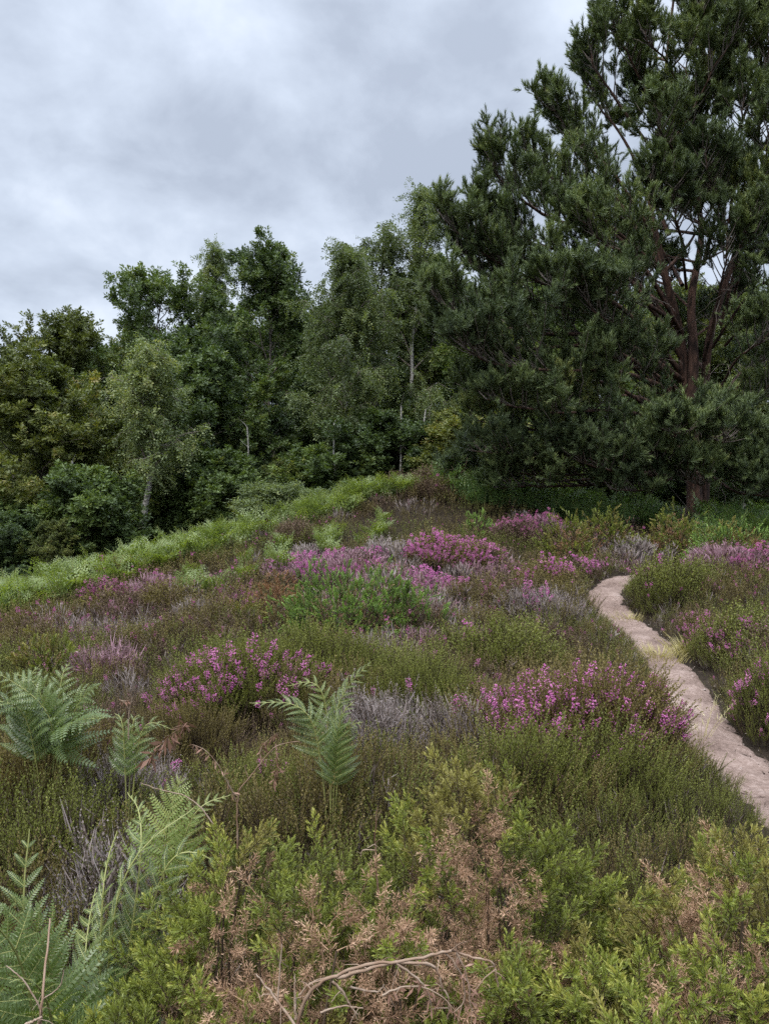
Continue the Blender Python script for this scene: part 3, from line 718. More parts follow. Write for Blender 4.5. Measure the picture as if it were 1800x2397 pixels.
def wood():
    T = plant_tree
    t = WOOD_TREES
    t['a'] = T('oak_tree', 60, 23, 830, 'oak', 2.9, 11, 'golden green oak at the left edge of the wood, broad and low', 'tree', M_OAK_Y, base=.03, limbs=40, sub=10, twigs=11)
    t['b'] = T('oak_tree', 150, 28, 715, 'oak', 3.0, 12, 'olive green oak with twiggy shoots on top, behind the golden oak', 'tree', M_OAK_Y, base=.06, limbs=34, tint=-.12)
    t['c'] = T('birch_tree', 328, 22.5, 790, 'birch', 1.5, 13, 'slim birch with a crooked white trunk standing before the oaks', 'tree', M_BIRCH, base=.34, limbs=34, sub=7, twigs=7, trunk_r=.13, tint=.2, leaf_mul=.6)
    t['d'] = T('oak_tree', 370, 31, 615, 'oak', 3.2, 14, 'oak with an open leafy top behind the slim white birch', 'tree', M_OAK, base=.06, limbs=34, leaf_mul=.8)
    t['e'] = T('birch_tree', 500, 33, 560, 'birch', 1.6, 15, 'birch whose rounded narrow top pokes above the oaks', 'tree', M_BIRCH, base=.3, limbs=30, sub=8, twigs=7, trunk_r=.12)
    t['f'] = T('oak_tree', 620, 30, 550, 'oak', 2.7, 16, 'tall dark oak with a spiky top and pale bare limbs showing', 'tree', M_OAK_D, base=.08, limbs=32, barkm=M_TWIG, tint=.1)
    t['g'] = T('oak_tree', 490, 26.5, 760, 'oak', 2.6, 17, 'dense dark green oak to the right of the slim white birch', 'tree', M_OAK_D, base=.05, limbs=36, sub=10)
    t['h'] = T('birch_tree', 790, 26, 575, 'birch', 1.9, 18, 'weeping birch with hanging grey green sprays in the middle of the wood', 'tree', M_BIRCH, base=.2, limbs=36, sub=8, twigs=9, trunk_r=.11, tint=-.05)
    t['i'] = T('birch_tree', 915, 29, 450, 'birch', 2.5, 19, 'tallest birch of the wood, its top split in two', 'tree', M_BIRCH, base=.22, limbs=42, sub=8, twigs=9, trunk_r=.14, stems=2, tint=-.08)
    t['j'] = T('birch_tree', 835, 33, 560, 'birch', 1.4, 20, 'thin birch top left of the tallest birch', 'tree', M_BIRCH, base=.3, limbs=26, sub=8, twigs=7)
    t['k'] = T('oak_tree', 1020, 30, 585, 'oak', 2.4, 21, 'bright green oak between the tallest birch and the pine', 'tree', M_OAK, base=.06, limbs=32)
    t['l'] = T('birch_tree', 1160, 33, 480, 'birch', 2.0, 22, 'pale birch half hidden behind the left boughs of the pine', 'tree', M_BIRCH, base=.15, limbs=34, sub=8, twigs=8, tint=.12)
    t['m'] = T('oak_tree', 205, 20.5, 1085, 'oak', 1.0, 23, 'low bushy oak sapling in front of the slim birch at its left', 'tree', M_OAK, base=.02, limbs=26, sub=8, twigs=9, trunk_r=.05, tint=.05)
    t['n'] = T('oak_tree', 520, 23.5, 1050, 'oak', 1.2, 24, 'low spreading oak with light leaf tips below the dark oak', 'tree', M_OAK, base=.1, limbs=24, sub=8, twigs=9, trunk_r=.05, tint=.08)
    t['o'] = T('willow_shrub', 635, 21.5, 1125, 'willow', .85, 25, 'rounded grey green willow shrub at the wood edge, left of two', 'shrub', M_BIRCH, 'willow shrubs below the wood', base=.03, limbs=30, sub=8, twigs=8, trunk_r=.03, tint=-.05)
    t['p'] = T('willow_shrub', 755, 22, 1140, 'willow', .75, 26, 'drooping grey green willow shrub at the wood edge, right of two', 'shrub', M_BIRCH, 'willow shrubs below the wood', base=.03, limbs=26, sub=8, twigs=8, trunk_r=.03, tint=-.12)
    t['q'] = T('oak_tree', 745, 24.5, 1040, 'oak', 1.2, 27, 'small oak with a fresh green spray below the weeping birch', 'tree', M_OAK, base=.1, limbs=24, sub=8, twigs=8, trunk_r=.05, tint=.05)
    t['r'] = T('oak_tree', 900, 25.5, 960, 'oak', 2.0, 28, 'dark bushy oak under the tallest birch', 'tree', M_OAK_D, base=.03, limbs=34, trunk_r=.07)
    t['s'] = T('oak_tree', 1110, 24.5, 955, 'oak', 1.5, 29, 'light green young oak showing beneath the left boughs of the pine', 'tree', M_OAK_Y, base=.05, limbs=28, trunk_r=.06, tint=.1)
    t['u'] = T('oak_tree', 1330, 29, 620, 'oak', 3.0, 30, 'bright green oak seen through the gaps left of the pine trunk', 'tree', M_OAK, base=.06, limbs=32, tint=.12)
    t['v'] = T('oak_tree', 1580, 29, 690, 'oak', 3.0, 31, 'sunny green oak straight behind the pine trunk', 'tree', M_OAK_Y, base=.06, limbs=32, tint=.1)
    t['w'] = T('birch_tree', 1740, 27, 640, 'birch', 2.2, 32, 'birch with pale stem behind the right boughs of the pine', 'tree', M_BIRCH, base=.2, limbs=30, sub=8, twigs=8, tint=.1)
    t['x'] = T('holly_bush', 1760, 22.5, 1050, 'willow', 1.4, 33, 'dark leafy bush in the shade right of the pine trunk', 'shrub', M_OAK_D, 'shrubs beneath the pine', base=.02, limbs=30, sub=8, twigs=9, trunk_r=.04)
    # farther trees that close the wood behind
    r = rg(40); src = [t['d'], t['g'], t['f'], t['b'], t['u'], t['k']]
    far = [(-60, 33, 870), (60, 38, 830), (220, 38, 800), (330, 42, 740), (430, 38, 760), (560, 40, 700), (680, 38, 690), (780, 40, 700), (880, 40, 660), (985, 38, 670),
           (1090, 40, 640), (1200, 39, 640), (1300, 41, 600), (1420, 39, 650), (1520, 40, 680), (1640, 39, 640), (1750, 40, 660), (1880, 38, 700)]
    for i, (px, d, tp) in enumerate(far):
        x = (px - CX) / FPX * d; z = gz(x, d); h = EYE + (CY - tp) / FPX * d - z
        s0 = src[i % len(src)]; cr = [c for c in s0.children if c.name.startswith('crown')][0]
        hz = max(v[2] for v in cr.bound_box)
        c = copy_tree(s0, (x, d, z), r.uniform(0, 6.28), h / hz, 'dark oak deep in the wood, mostly hidden by the nearer trees', 'hidden trees deep in the wood')
    # saplings and bushes that fill the foot of the wood
    low = [(-40, 21, 1120), (30, 19.5, 1190), (120, 19, 1210), (330, 25, 1120), (410, 24, 1110), (590, 26.5, 1080), (700, 26, 1050), (830, 25.5, 1040), (980, 26, 1010), (1060, 27, 1000),
           (1230, 26, 1040), (1340, 26, 1050), (1450, 26, 1060), (1560, 26, 1050), (1670, 25, 1060), (1830, 24, 1000)]
    low += [(px, 31 + (k % 3) * 2, 1010 - 60 * (k % 2)) for k, px in enumerate(range(-120, 1960, 105))]
    src = [t['n'], t['r'], t['a'], t['m']]
    for i, (px, d, tp) in enumerate(low):
        x = (px - CX) / FPX * d; z = gz(x, d); h = EYE + (CY - tp) / FPX * d - z
        s0 = src[i % 4]; cr = [c for c in s0.children if c.name.startswith('crown')][0]; hz = max(v[2] for v in cr.bound_box)
        copy_tree(s0, (x, d, z), r.uniform(0, 6.28), h / hz, 'small oak sapling in the shade at the foot of the wood', 'saplings at the foot of the wood')
    # thin pale stems between them
    g = 'thin bare stems inside the wood'
    for i, (px, d, y0) in enumerate([(432, 24.3, 1080), (458, 24.0, 1060), (472, 24.6, 1090), (395, 24.6, 1080), (575, 25, 1000), (935, 24.6, 950), (885, 25.6, 980), (790, 24, 990), (1000, 26, 960), (180, 21.2, 1080)]):
        x = (px - CX) / FPX * d; z = gz(x, d); h = EYE + (CY - y0) / FPX * d - z
        mb = MB(); q = rg(700 + i); pts = np.stack([np.cumsum(q.normal(0, .05, 7)), np.cumsum(q.normal(0, .05, 7)), np.linspace(-.1, h, 7)], -1)
        mb.tube(pts, .05, .025, 6)
        for j in range(5):
            b = pts[3 + j % 4]; a = q.uniform(0, 6.28)
            mb.tube(curve(b, np.array([math.cos(a), math.sin(a), .8]), q.uniform(.2, .45), 4, (0, 0, .1), q, .05), .008, .003, 4)
        o = link('young_birch', mb, [M_BIRCHBARK], smooth=True); o.location = (x, d, z)
        tag(o, 'thin pale birch stem rising in the dark under the wood', 'tree', g)


wood()

# ------------------------------------------------------------------ the big Scots pine
def tuft(seed, n=24):
    """a pine shoot: a short twig with needles swept toward its tip"""
    r = rg(seed); mb = MB(); th = np.arange(n) * 2.4; s = np.linspace(0, 1, n)
    for a, u in zip(th, s):
        rad = np.array([math.cos(a), math.sin(a), 0]); tan = np.array([-math.sin(a), math.cos(a), 0])
        b = np.array([0, 0, u * .13]); A = (1.0 - .6 * u) * r.uniform(.8, 1.2); d = rad * math.sin(A) + np.array([0, 0, math.cos(A)])
        L = .085 * r.uniform(.8, 1.2); w = .016
        mb.add([b - tan * w * .5, b + tan * w * .5, b + d * L], [[0, 1, 2]], [.15 + .2 * u, .15 + .2 * u, .35 + .25 * u])
    return mb.unit()


TUFT = [tuft(600 + i) for i in range(4)]
# boughs as photo pixel and distance: start on the stem, bends, tip
BOUGHS = [
    [(1700, 660, 19), (1740, 620, 17.6), (1770, 560, 16.8), (1790, 500, 16.6)], [(1690, 700, 19), (1760, 740, 17.8), (1820, 720, 17), (1870, 670, 16.8)], [(1720, 600, 19), (1690, 500, 17.6), (1670, 430, 16.9), (1660, 360, 16.7)],
    [(1575, 260, 19), (1480, 150, 18.5), (1405, 45, 18.2)], [(1565, 330, 19), (1450, 250, 18.3), (1380, 150, 18), (1385, 90, 18)],
    [(1560, 420, 19), (1470, 350, 19.5), (1400, 250, 20), (1380, 190, 20)], [(1555, 480, 19), (1440, 410, 18.2), (1340, 300, 17.7), (1295, 205, 17.5)], [(1555, 520, 19), (1430, 450, 19.8), (1350, 370, 20.3), (1330, 320, 20.4)],
    [(1565, 600, 19), (1420, 520, 18.2), (1310, 430, 17.7), (1240, 345, 17.5)], [(1570, 660, 19), (1400, 570, 17.8), (1260, 490, 17.3), (1185, 420, 17), (1165, 365, 17)], [(1575, 640, 19), (1450, 560, 20.4), (1300, 500, 21.3), (1220, 430, 21.5)],
    [(1590, 780, 19), (1450, 715, 17.8), (1290, 660, 17), (1140, 580, 16.6), (1075, 500, 16.5)], [(1590, 750, 19), (1470, 650, 18), (1330, 590, 17.2), (1210, 540, 17), (1150, 490, 17)],
    [(1592, 800, 19), (1450, 760, 18.2), (1270, 720, 17.4), (1120, 660, 17), (1050, 600, 17)], [(1595, 830, 19), (1440, 790, 17.2), (1240, 770, 16.4), (1090, 730, 16), (1030, 690, 16)],
    [(1600, 860, 19), (1430, 820, 18), (1230, 820, 17.4), (1070, 800, 17), (1010, 770, 17)], [(1600, 880, 19), (1450, 870, 17), (1290, 870, 15.8), (1150, 850, 15.4), (1090, 820, 15.3)],
    [(1605, 920, 19), (1430, 900, 17.6), (1230, 910, 16.8), (1080, 890, 16.5)], [(1610, 960, 19), (1450, 960, 17), (1270, 960, 15.8), (1130, 930, 15.4)], [(1610, 1000, 19), (1440, 1010, 17.4), (1250, 1010, 16.6), (1090, 985, 16.3)],
    [(1615, 1040, 19), (1470, 1060, 17), (1300, 1060, 16), (1150, 1040, 15.7)], [(1620, 1080, 19), (1480, 1100, 17.6), (1320, 1100, 16.8), (1180, 1075, 16.4)], [(1620, 1090, 19), (1540, 1110, 17), (1430, 1105, 16), (1340, 1090, 15.8)],
 [(1610, 960, 19), (1600, 1000, 17), (1570, 1030, 15.6), (1540, 1015, 15.2)],
 [(1600, 560, 19), (1580, 520, 17.6), (1540, 470, 16.6), (1520, 420, 16.4)],
    [(1590, 400, 19), (1570, 350, 17.6), (1530, 300, 16.8), (1510, 240, 16.7)], [(1600, 220, 19), (1570, 160, 18), (1540, 110, 17.4), (1530, 50, 17.3)],
    [(1650, 1000, 19), (1720, 910, 18.6), (1790, 830, 18.3), (1860, 770, 18)], [(1640, 1060, 19), (1730, 980, 18), (1820, 900, 17.2), (1900, 850, 17)], [(1655, 860, 19), (1720, 850, 17.5), (1790, 800, 16.6), (1850, 740, 16.4)],
    [(1660, 760, 19), (1740, 700, 17.6), (1800, 640, 16.8), (1860, 560, 16.6)], [(1680, 640, 19), (1740, 560, 18), (1780, 500, 17.2), (1800, 430, 17)], [(1690, 520, 19), (1770, 440, 18.2), (1850, 370, 17.8), (1900, 290, 17.6)],
    [(1700, 420, 19), (1730, 330, 17.8), (1750, 270, 17.2), (1760, 200, 17)], [(1710, 300, 19), (1760, 220, 18), (1800, 140, 17.6), (1830, 60, 17.5)], [(1720, 180, 19), (1680, 110, 18), (1650, 50, 17.6), (1640, -10, 17.5)],
    [(1725, 100, 19), (1760, 30, 18.4), (1790, -40, 18.2)], [(1610, 60, 19), (1620, -20, 18.4), (1600, -90, 18.2)], [(1650, 1050, 19), (1720, 1060, 17.4), (1790, 1050, 16.6), (1850, 1020, 16.4)],
    [(1640, 1090, 19), (1690, 1110, 17.4), (1740, 1115, 16.6), (1790, 1100, 16.4)], [(1620, 1000, 19), (1660, 1020, 17), (1680, 1040, 16), (1690, 1015, 15.6)], [(1600, 420, 19), (1610, 350, 20.4), (1580, 280, 21.4), (1570, 220, 21.6)],
    [(1640, 560, 19), (1680, 500, 20.6), (1720, 440, 21.6), (1740, 380, 21.8)], [(1600, 780, 19), (1520, 720, 21), (1420, 680, 22.4), (1340, 630, 22.8)], [(1660, 880, 19), (1740, 860, 21), (1840, 820, 22)],
    [(1600, 940, 19), (1500, 930, 21), (1380, 920, 22.2), (1280, 890, 22.6)], [(1590, 620, 19), (1560, 600, 20.5), (1500, 570, 22), (1460, 530, 22.4)],
    [(1580, 830, 18.6), (1500, 800, 16.6), (1420, 765, 15.6), (1370, 720, 15.4)], [(1600, 900, 18.8), (1540, 880, 17), (1470, 850, 16), (1420, 815, 15.8)], [(1640, 760, 18.8), (1690, 690, 17.4), (1720, 620, 16.8), (1735, 550, 16.6)], [(1600, 640, 18.8), (1590, 560, 17.4), (1570, 500, 16.8), (1560, 440, 16.6)],
    [(1600, 1080, 19), (1450, 1130, 17.4), (1280, 1150, 16.6), (1150, 1135, 16.4)], [(1600, 1090, 19), (1400, 1120, 18.4), (1200, 1120, 18), (1080, 1100, 17.8)], [(1640, 1100, 19), (1720, 1150, 17), (1800, 1165, 16.2), (1850, 1150, 16)],
    [(1600, 1090, 19), (1560, 1120, 17.2), (1500, 1140, 16.2), (1440, 1130, 15.8)], [(1640, 1100, 19), (1650, 1125, 17.4), (1640, 1140, 16.4), (1620, 1125, 16)],
    [(1600, 1060, 19), (1590, 1090, 17.3), (1560, 1105, 16.2), (1530, 1090, 15.9)], [(1650, 1080, 19), (1700, 1110, 17.3), (1750, 1135, 16.4), (1800, 1120, 16)],
    [(1580, 700, 19), (1480, 690, 16.8), (1370, 680, 15.6), (1290, 650, 15.2)], [(1590, 700, 19), (1500, 620, 17), (1420, 570, 16), (1350, 510, 15.8)],
]


def pine():
    r = rg(61); base = P(1625, 1200, 19); base[2] = gz(base[0], base[1])
    root = empty('pine_tree', base, 'big spreading Scots pine with reddish stems and layered dark boughs beside the crest', 'tree')
    wood, nd = MB(), MB(); pos, dr, tn = [], [], []
    stems = [([(1625, 1230, 19), (1622, 1050, 19), (1605, 900, 19), (1588, 770, 19), (1550, 620, 18.8), (1520, 450, 18.7), (1545, 280, 18.9), (1565, 90, 19), (1600, -200, 19)], .24, .05),
             ([(1640, 1230, 19.3), (1650, 1050, 19.3), (1650, 900, 19.2), (1662, 780, 19.1), (1705, 640, 19), (1752, 480, 19), (1775, 300, 19.2), (1780, 80, 19.3), (1770, -150, 19)], .20, .05),
             ([(1610, 1000, 19), (1622, 850, 18.8), (1618, 700, 18.9), (1640, 560, 19.2), (1632, 400, 19.5), (1660, 200, 19.5), (1650, -50, 19.4)], .20, .04)]
    for pl, r0, r1 in stems:
        wood.tube(resample([P(*p) for p in pl], 40), r0, .02, 9, .5, 0, .55)
    bl = []
    for pl in BOUGHS:
        (a, b, c), rest = pl[0], pl[1:]
        if b < 1000: b = min(1040, b + r.uniform(40, 130) * (1 if rest[-1][0] < 1500 or rest[-1][0] > 1720 else .3))
        bl.append([P(a + 6, b, c)] + [P(*p) for p in rest])
    for i in range(64):
        st = stems[i % 3][0]; sp = resample([P(*p) for p in st], 40); j = int(r.uniform(6, 38)); b = sp[j]
        if b[2] < 1.9: continue
        a = r.uniform(0, 6.283); e = r.uniform(.15, .8); L = r.uniform(1.3, 3.2) * (1 if b[2] < 10 else .75)
        if 5.0 < b[2] < 8.6 and math.sin(a) < .2: continue
        d = np.array([math.cos(a), math.sin(a), e]); bl.append([b, b + d * L * .5, b + d * L * np.array([.95, .95, 1.1]), b + d * L * np.array([1.15, 1.15, 1.5])])
    for i in range(16):
        sp = resample([P(*p) for p in stems[1 + i % 2][0]], 40); b = sp[int(r.uniform(22, 37))]; a = r.uniform(3.4, 6.0); L = r.uniform(1.2, 2.4)
        d = np.array([math.cos(a), math.sin(a), r.uniform(.3, .8)]); bl.append([b, b + d * L * .5, b + d * L, b + d * L * np.array([1.15, 1.15, 1.5])])
    for bi, pl in enumerate(bl):
        pts = resample(pl, 22) + np.cumsum(r.normal(0, .03, (22, 3)), 0) * np.linspace(0, 1, 22)[:, None]
        L = np.linalg.norm(np.diff(pts, axis=0), axis=1).sum()
        wood.tube(pts, .020 + .007 * L, .008, 6, .5, 0, .8)
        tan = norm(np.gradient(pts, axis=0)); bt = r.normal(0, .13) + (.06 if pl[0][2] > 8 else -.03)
        qb = r.uniform(.2, .5)
        nsub = int(7 + L * 4.4)
        for j in range(nsub):
            q0 = qb; q = q0 + (1 - q0) * (j + r.uniform()) / nsub; i = min(21, int(q * 21))
            b = pts[i] + (pts[min(21, i + 1)] - pts[i]) * r.uniform(); t = tan[i]
            sd = norm(np.cross(t, [0, 0, 1])) * (1 if j % 2 else -1)
            d = norm(t * .65 + sd * r.uniform(.3, 1.0) + np.array([0, 0, r.uniform(.1, .6)]) + r.normal(0, .15, 3))
            l = (.28 + .27 * L * (1.08 - q)) * r.uniform(.6, 1.15)
            st_ = r.normal(0, .1); sp = curve(b, d, l, 6, (0, 0, .35), r, .03); wood.tube(sp, .018, .006, 4, .5, 1)
            for k in range(int(5 + l * 7)):
                q2 = .4 + .6 * r.uniform() ** .7; pb = np.array([np.interp(q2, np.linspace(0, 1, 7), sp[:, c]) for c in range(3)])
                d3 = norm(d * .5 + r.normal(0, .55, 3) + [0, 0, .6]); l3 = r.uniform(.08, .30)
                for s in np.linspace(.35, 1, 3 if l3 > .2 else 2):
                    pos.append(pb + d3 * l3 * s); dr.append(norm(d3 * .7 + np.array([0, 0, .7]) + r.normal(0, .35, 3))); tn.append(bt + st_)
                    
    # dead twigs hanging inside the crown
    for j in range(150):
        pl = BOUGHS[r.integers(9, len(BOUGHS))]; a = P(*pl[0]); b = P(*pl[1]); p = a + (b - a) * r.uniform(.3, 1.1)
        d = norm(r.normal(0, 1, 3) + [-.3, -.5, -.3]); wood.tube(curve(p, d, r.uniform(.3, 1.1), 5, (0, 0, -.3), r, .05), .012, .004, 3, .5, 1)
    pos, dr, tn = np.array(pos), np.array(dr), np.array(tn)
    n = len(pos); k = r.integers(0, 4, n); rot = basis(dr, r.uniform(0, 6.28, n)); sc = r.uniform(.85, 1.5, n); tt = tn + r.normal(0, .13, n)
    for i in range(4):
        m = k == i; nd.stamp(TUFT[i], pos[m], rot[m], sc[m], tt[m])
    print('pine tufts', n)
    for nm, mb, mt in (('trunk', wood, [M_PINEBARK, M_TWIG]), ('crown', nd, [M_PINE])):
        V, F, T, M = mb.unit(); link(nm, (V - base, F, T, M), mt, root, smooth=(nm == 'trunk'))


pine()

# ------------------------------------------------------------------ heather: named bushes first, the cover between them after
TAKEN = []      # (x, y, r) of the bushes already placed


def heather(px, py, wpx, h, kind, seed, label, fl=0., rough=None, group='heather bushes of the heath', flmat=None, deep=1.0, dens=1.0, d=None, top=None, name='heather_bush'):
    """a heather bush whose foot is seen at (px, py), wpx wide in the photo"""
    c = hit(px, py, .2) if d is None else np.array([(px - CX) / FPX * d, d, gz((px - CX) / FPX * d, d)])
    h += .06; r_ = rg(seed); dist = c[1]; rx = wpx / 2 / FPX * dist; ry = max(.25, rx * deep * .8); lod = lod_of(dist)
    c[1] += ry * .7; c[2] = gz(c[0], c[1])
    TAKEN.append((c[0], c[1], rx * .95, ry * .95))
    mats = {'green': M_H_GREEN, 'olive': M_H_OLIVE, 'brown': M_H_BROWN, 'grey': M_H_GREY, 'pink': M_H_PINK}
    n = int((260, 330, 300)[lod] * (rx * ry * 4) * dens / (.6 if lod == 0 else 1) + 60)
    tr = dome(c[0], c[1], rx, h, n, r_, ry=ry)
    mb = MB(); units = BARE[lod] if kind in ('grey', 'pink') else SPRIG[lod]
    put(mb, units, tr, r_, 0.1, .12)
    if kind in ('grey', 'pink'):
        put(mb, SPRIG[lod], tuple(a[: n // 4] for a in tr), r_, .1)
    root = empty(name, c, label, 'bush', group)
    V, F, T, M = mb.unit(); link('foliage', (V - c, F, T, M), [mats[kind], M_H_STEM], root)
    if fl > 0:
        pos, rot, s, q = tr; n = len(pos)
        patch = .55 * vnoise(pos[:, 0] * 3.4 / max(rx, .5) + seed, pos[:, 1] * 3.4 / max(rx, .5), seed) + .45 * vnoise(pos[:, 0] * 11, pos[:, 1] * 11, seed + 1)
        keep = (patch > np.quantile(patch, max(0, 1 - fl))) & (r_.uniform(0, 1, n) < .75)
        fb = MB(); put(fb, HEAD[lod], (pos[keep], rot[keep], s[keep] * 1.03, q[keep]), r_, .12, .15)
        # side shoots carry flower heads too
        m = keep & (r_.uniform(0, 1, n) < .7)
        if m.any():
            jit = r_.normal(0, .12, (m.sum(), 3)); dd = rot[m][:, :, 2] + jit
            put(fb, HEAD[lod], (pos[m], basis(dd, r_.uniform(0, 6, m.sum())), s[m] * r_.uniform(.8, 1.0, m.sum()), q[m]), r_, .1, .15)
        V, F, T, M = fb.unit(); link('blossoms', (V - c, F, T, M), [flmat or M_FLOWER], root)
    return root


def heath_bushes():
    H = heather
    H(525, 1640, 310, .44, 'green', 1, 'wide bell heather thick with violet flowers, left of the bright green gorse', .8, dens=1.3, deep=1.5)
    H(1365, 1760, 400, .52, 'olive', 2, 'ragged purple bell heather leaning over the left edge of the path', .78, dens=1.2, deep=1.2)
    H(1060, 1318, 235, .54, 'olive', 3, 'broad domed heather glowing bright magenta near the crest', .62)
    H(770, 1345, 280, .38, 'pink', 4, 'long low drift of purple heather behind the bright green gorse', .6)
    H(1010, 1388, 170, .38, 'pink', 5, 'pale lilac heather at the right tip of the bright green gorse', .65)
    H(1440, 1345, 140, .6, 'brown', 6, 'compact purple heather standing where the path bends out of sight', .75)
    H(1285, 1365, 150, .42, 'olive', 7, 'patchy pink heather left of the path end', .45)
    H(1835, 1740, 260, .55, 'green', 8, 'dark heather with few pink flowers on the right bank of the path', .4, d=5.3)
    H(1630, 1490, 230, .42, 'olive', 9, 'loose heather with scattered pink flowers above the pale grass', .32)
    H(1210, 1262, 110, .5, 'brown', 10, 'brown heather with a faded pink top below the pine boughs', .4, flmat=M_FLOWER_R)
    H(1300, 1250, 110, .5, 'pink', 11, 'greyish pink heather between the yellow gorse and the brown heather', .35, flmat=M_FLOWER_R)
    H(245, 1395, 120, .35, 'brown', 12, 'dark wine red heather just below the bracken at the left', .7, flmat=M_FLOWER_R)
    H(530, 1425, 120, .36, 'pink', 13, 'mauve heather left of the dry orange gorse', .5, flmat=M_FLOWER_R)
    H(280, 1870, 190, .36, 'grey', 14, 'twiggy grey heather with a few violet bells among the near bracken', .06)
    H(1790, 1540, 130, .5, 'brown', 15, 'heather with pink sprays on the bank at the right edge', .4)
    H(725, 1300, 90, .42, 'grey', 16, 'silvery grey dead heather above the long purple drift', 0)
    H(905, 1300, 110, .5, 'grey', 17, 'pale grey dead heather left of the magenta dome', 0)
    H(340, 1395, 120, .4, 'pink', 18, 'dusty mauve heather beside the wine red one', .1, flmat=M_FLOWER_R)
    H(1290, 1440, 190, .40, 'grey', 19, 'grey twiggy heather on the left shoulder of the path', .08)
    H(450, 1440, 110, .34, 'grey', 20, 'bleached grey heather below the mauve heather', 0)
    H(900, 1735, 270, .36, 'grey', 21, 'tangled grey green heather in front of the near bracken frond', 0)
    H(1080, 1740, 200, .34, 'grey', 22, 'thin grey heather left of the ragged purple bell heather', 0)
    H(230, 1560, 150, .34, 'pink', 23, 'pinkish brown heather above the left bracken', .05, flmat=M_FLOWER_R)
    H(1000, 1200, 210, .55, 'brown', 24, 'dark brown heather on the crest among the bracken', 0, d=17.2)
    H(690, 1262, 120, .45, 'brown', 25, 'rusty brown heather just below the crest bracken', 0)
    H(290, 1425, 110, .4, 'brown', 26, 'blackish brown heather under the dusty mauve one', 0)
    H(400, 1415, 150, .42, 'olive', 27, 'dark olive heather between the mauve patches', 0)
    H(1690, 1660, 190, .5, 'green', 28, 'deep green heather mound on the right bank where the path narrows', 0, d=7.4)
    H(1560, 1400, 220, .55, 'green', 29, 'smooth green heather mound right of the path bend', .05)
    H(1480, 1300, 90, .5, 'grey', 30, 'whitish dead heather behind the compact purple one', 0)
    H(980, 1640, 320, .46, 'green', 31, 'broad olive green heather in the middle of the heath', .03)
    H(760, 1600, 260, .44, 'green', 32, 'tall green heather behind the near bracken frond', 0)
    H(1180, 1560, 300, .48, 'green', 33, 'thick green heather with a dark hollow left of the path', .03)
    H(1440, 1850, 300, .36, 'green', 34, 'fine upright green heather in front of the path', .02)
    H(1250, 1860, 260, .36, 'green', 35, 'dense green heather behind the tall gorse tip', .0)
    H(640, 1900, 330, .36, 'green', 36, 'upright green heather around the dry bracken stalk', .02)
    H(110, 1830, 260, .36, 'olive', 37, 'olive heather with dark hollows below the left bracken', 0)
    H(420, 1740, 260, .36, 'olive', 38, 'olive heather below the wide violet bell heather', .03)
    H(230, 2130, 200, .34, 'grey', 39, 'dusky grey heather in the hollow between bracken and gorse', 0, d=2.6)
    H(1740, 1330, 200, .5, 'pink', 40, 'pinkish grey heather on the far right bank', .2, flmat=M_FLOWER_R)


heath_bushes()


def in_region(x, y):
    """heath runs up to the crest; beyond it the bracken takes over"""
    return crest_d(x) - y


_cr = np.array([[-14, 9.5], [-9, 11.0], [-6.3, 12.0], [-4.5, 14.0], [-1.9, 16.2], [1.6, 18.0], [4, 17.4], [8, 16.5], [14, 16]])


def crest_d(x): return np.interp(x, _cr[:, 0], _cr[:, 1])


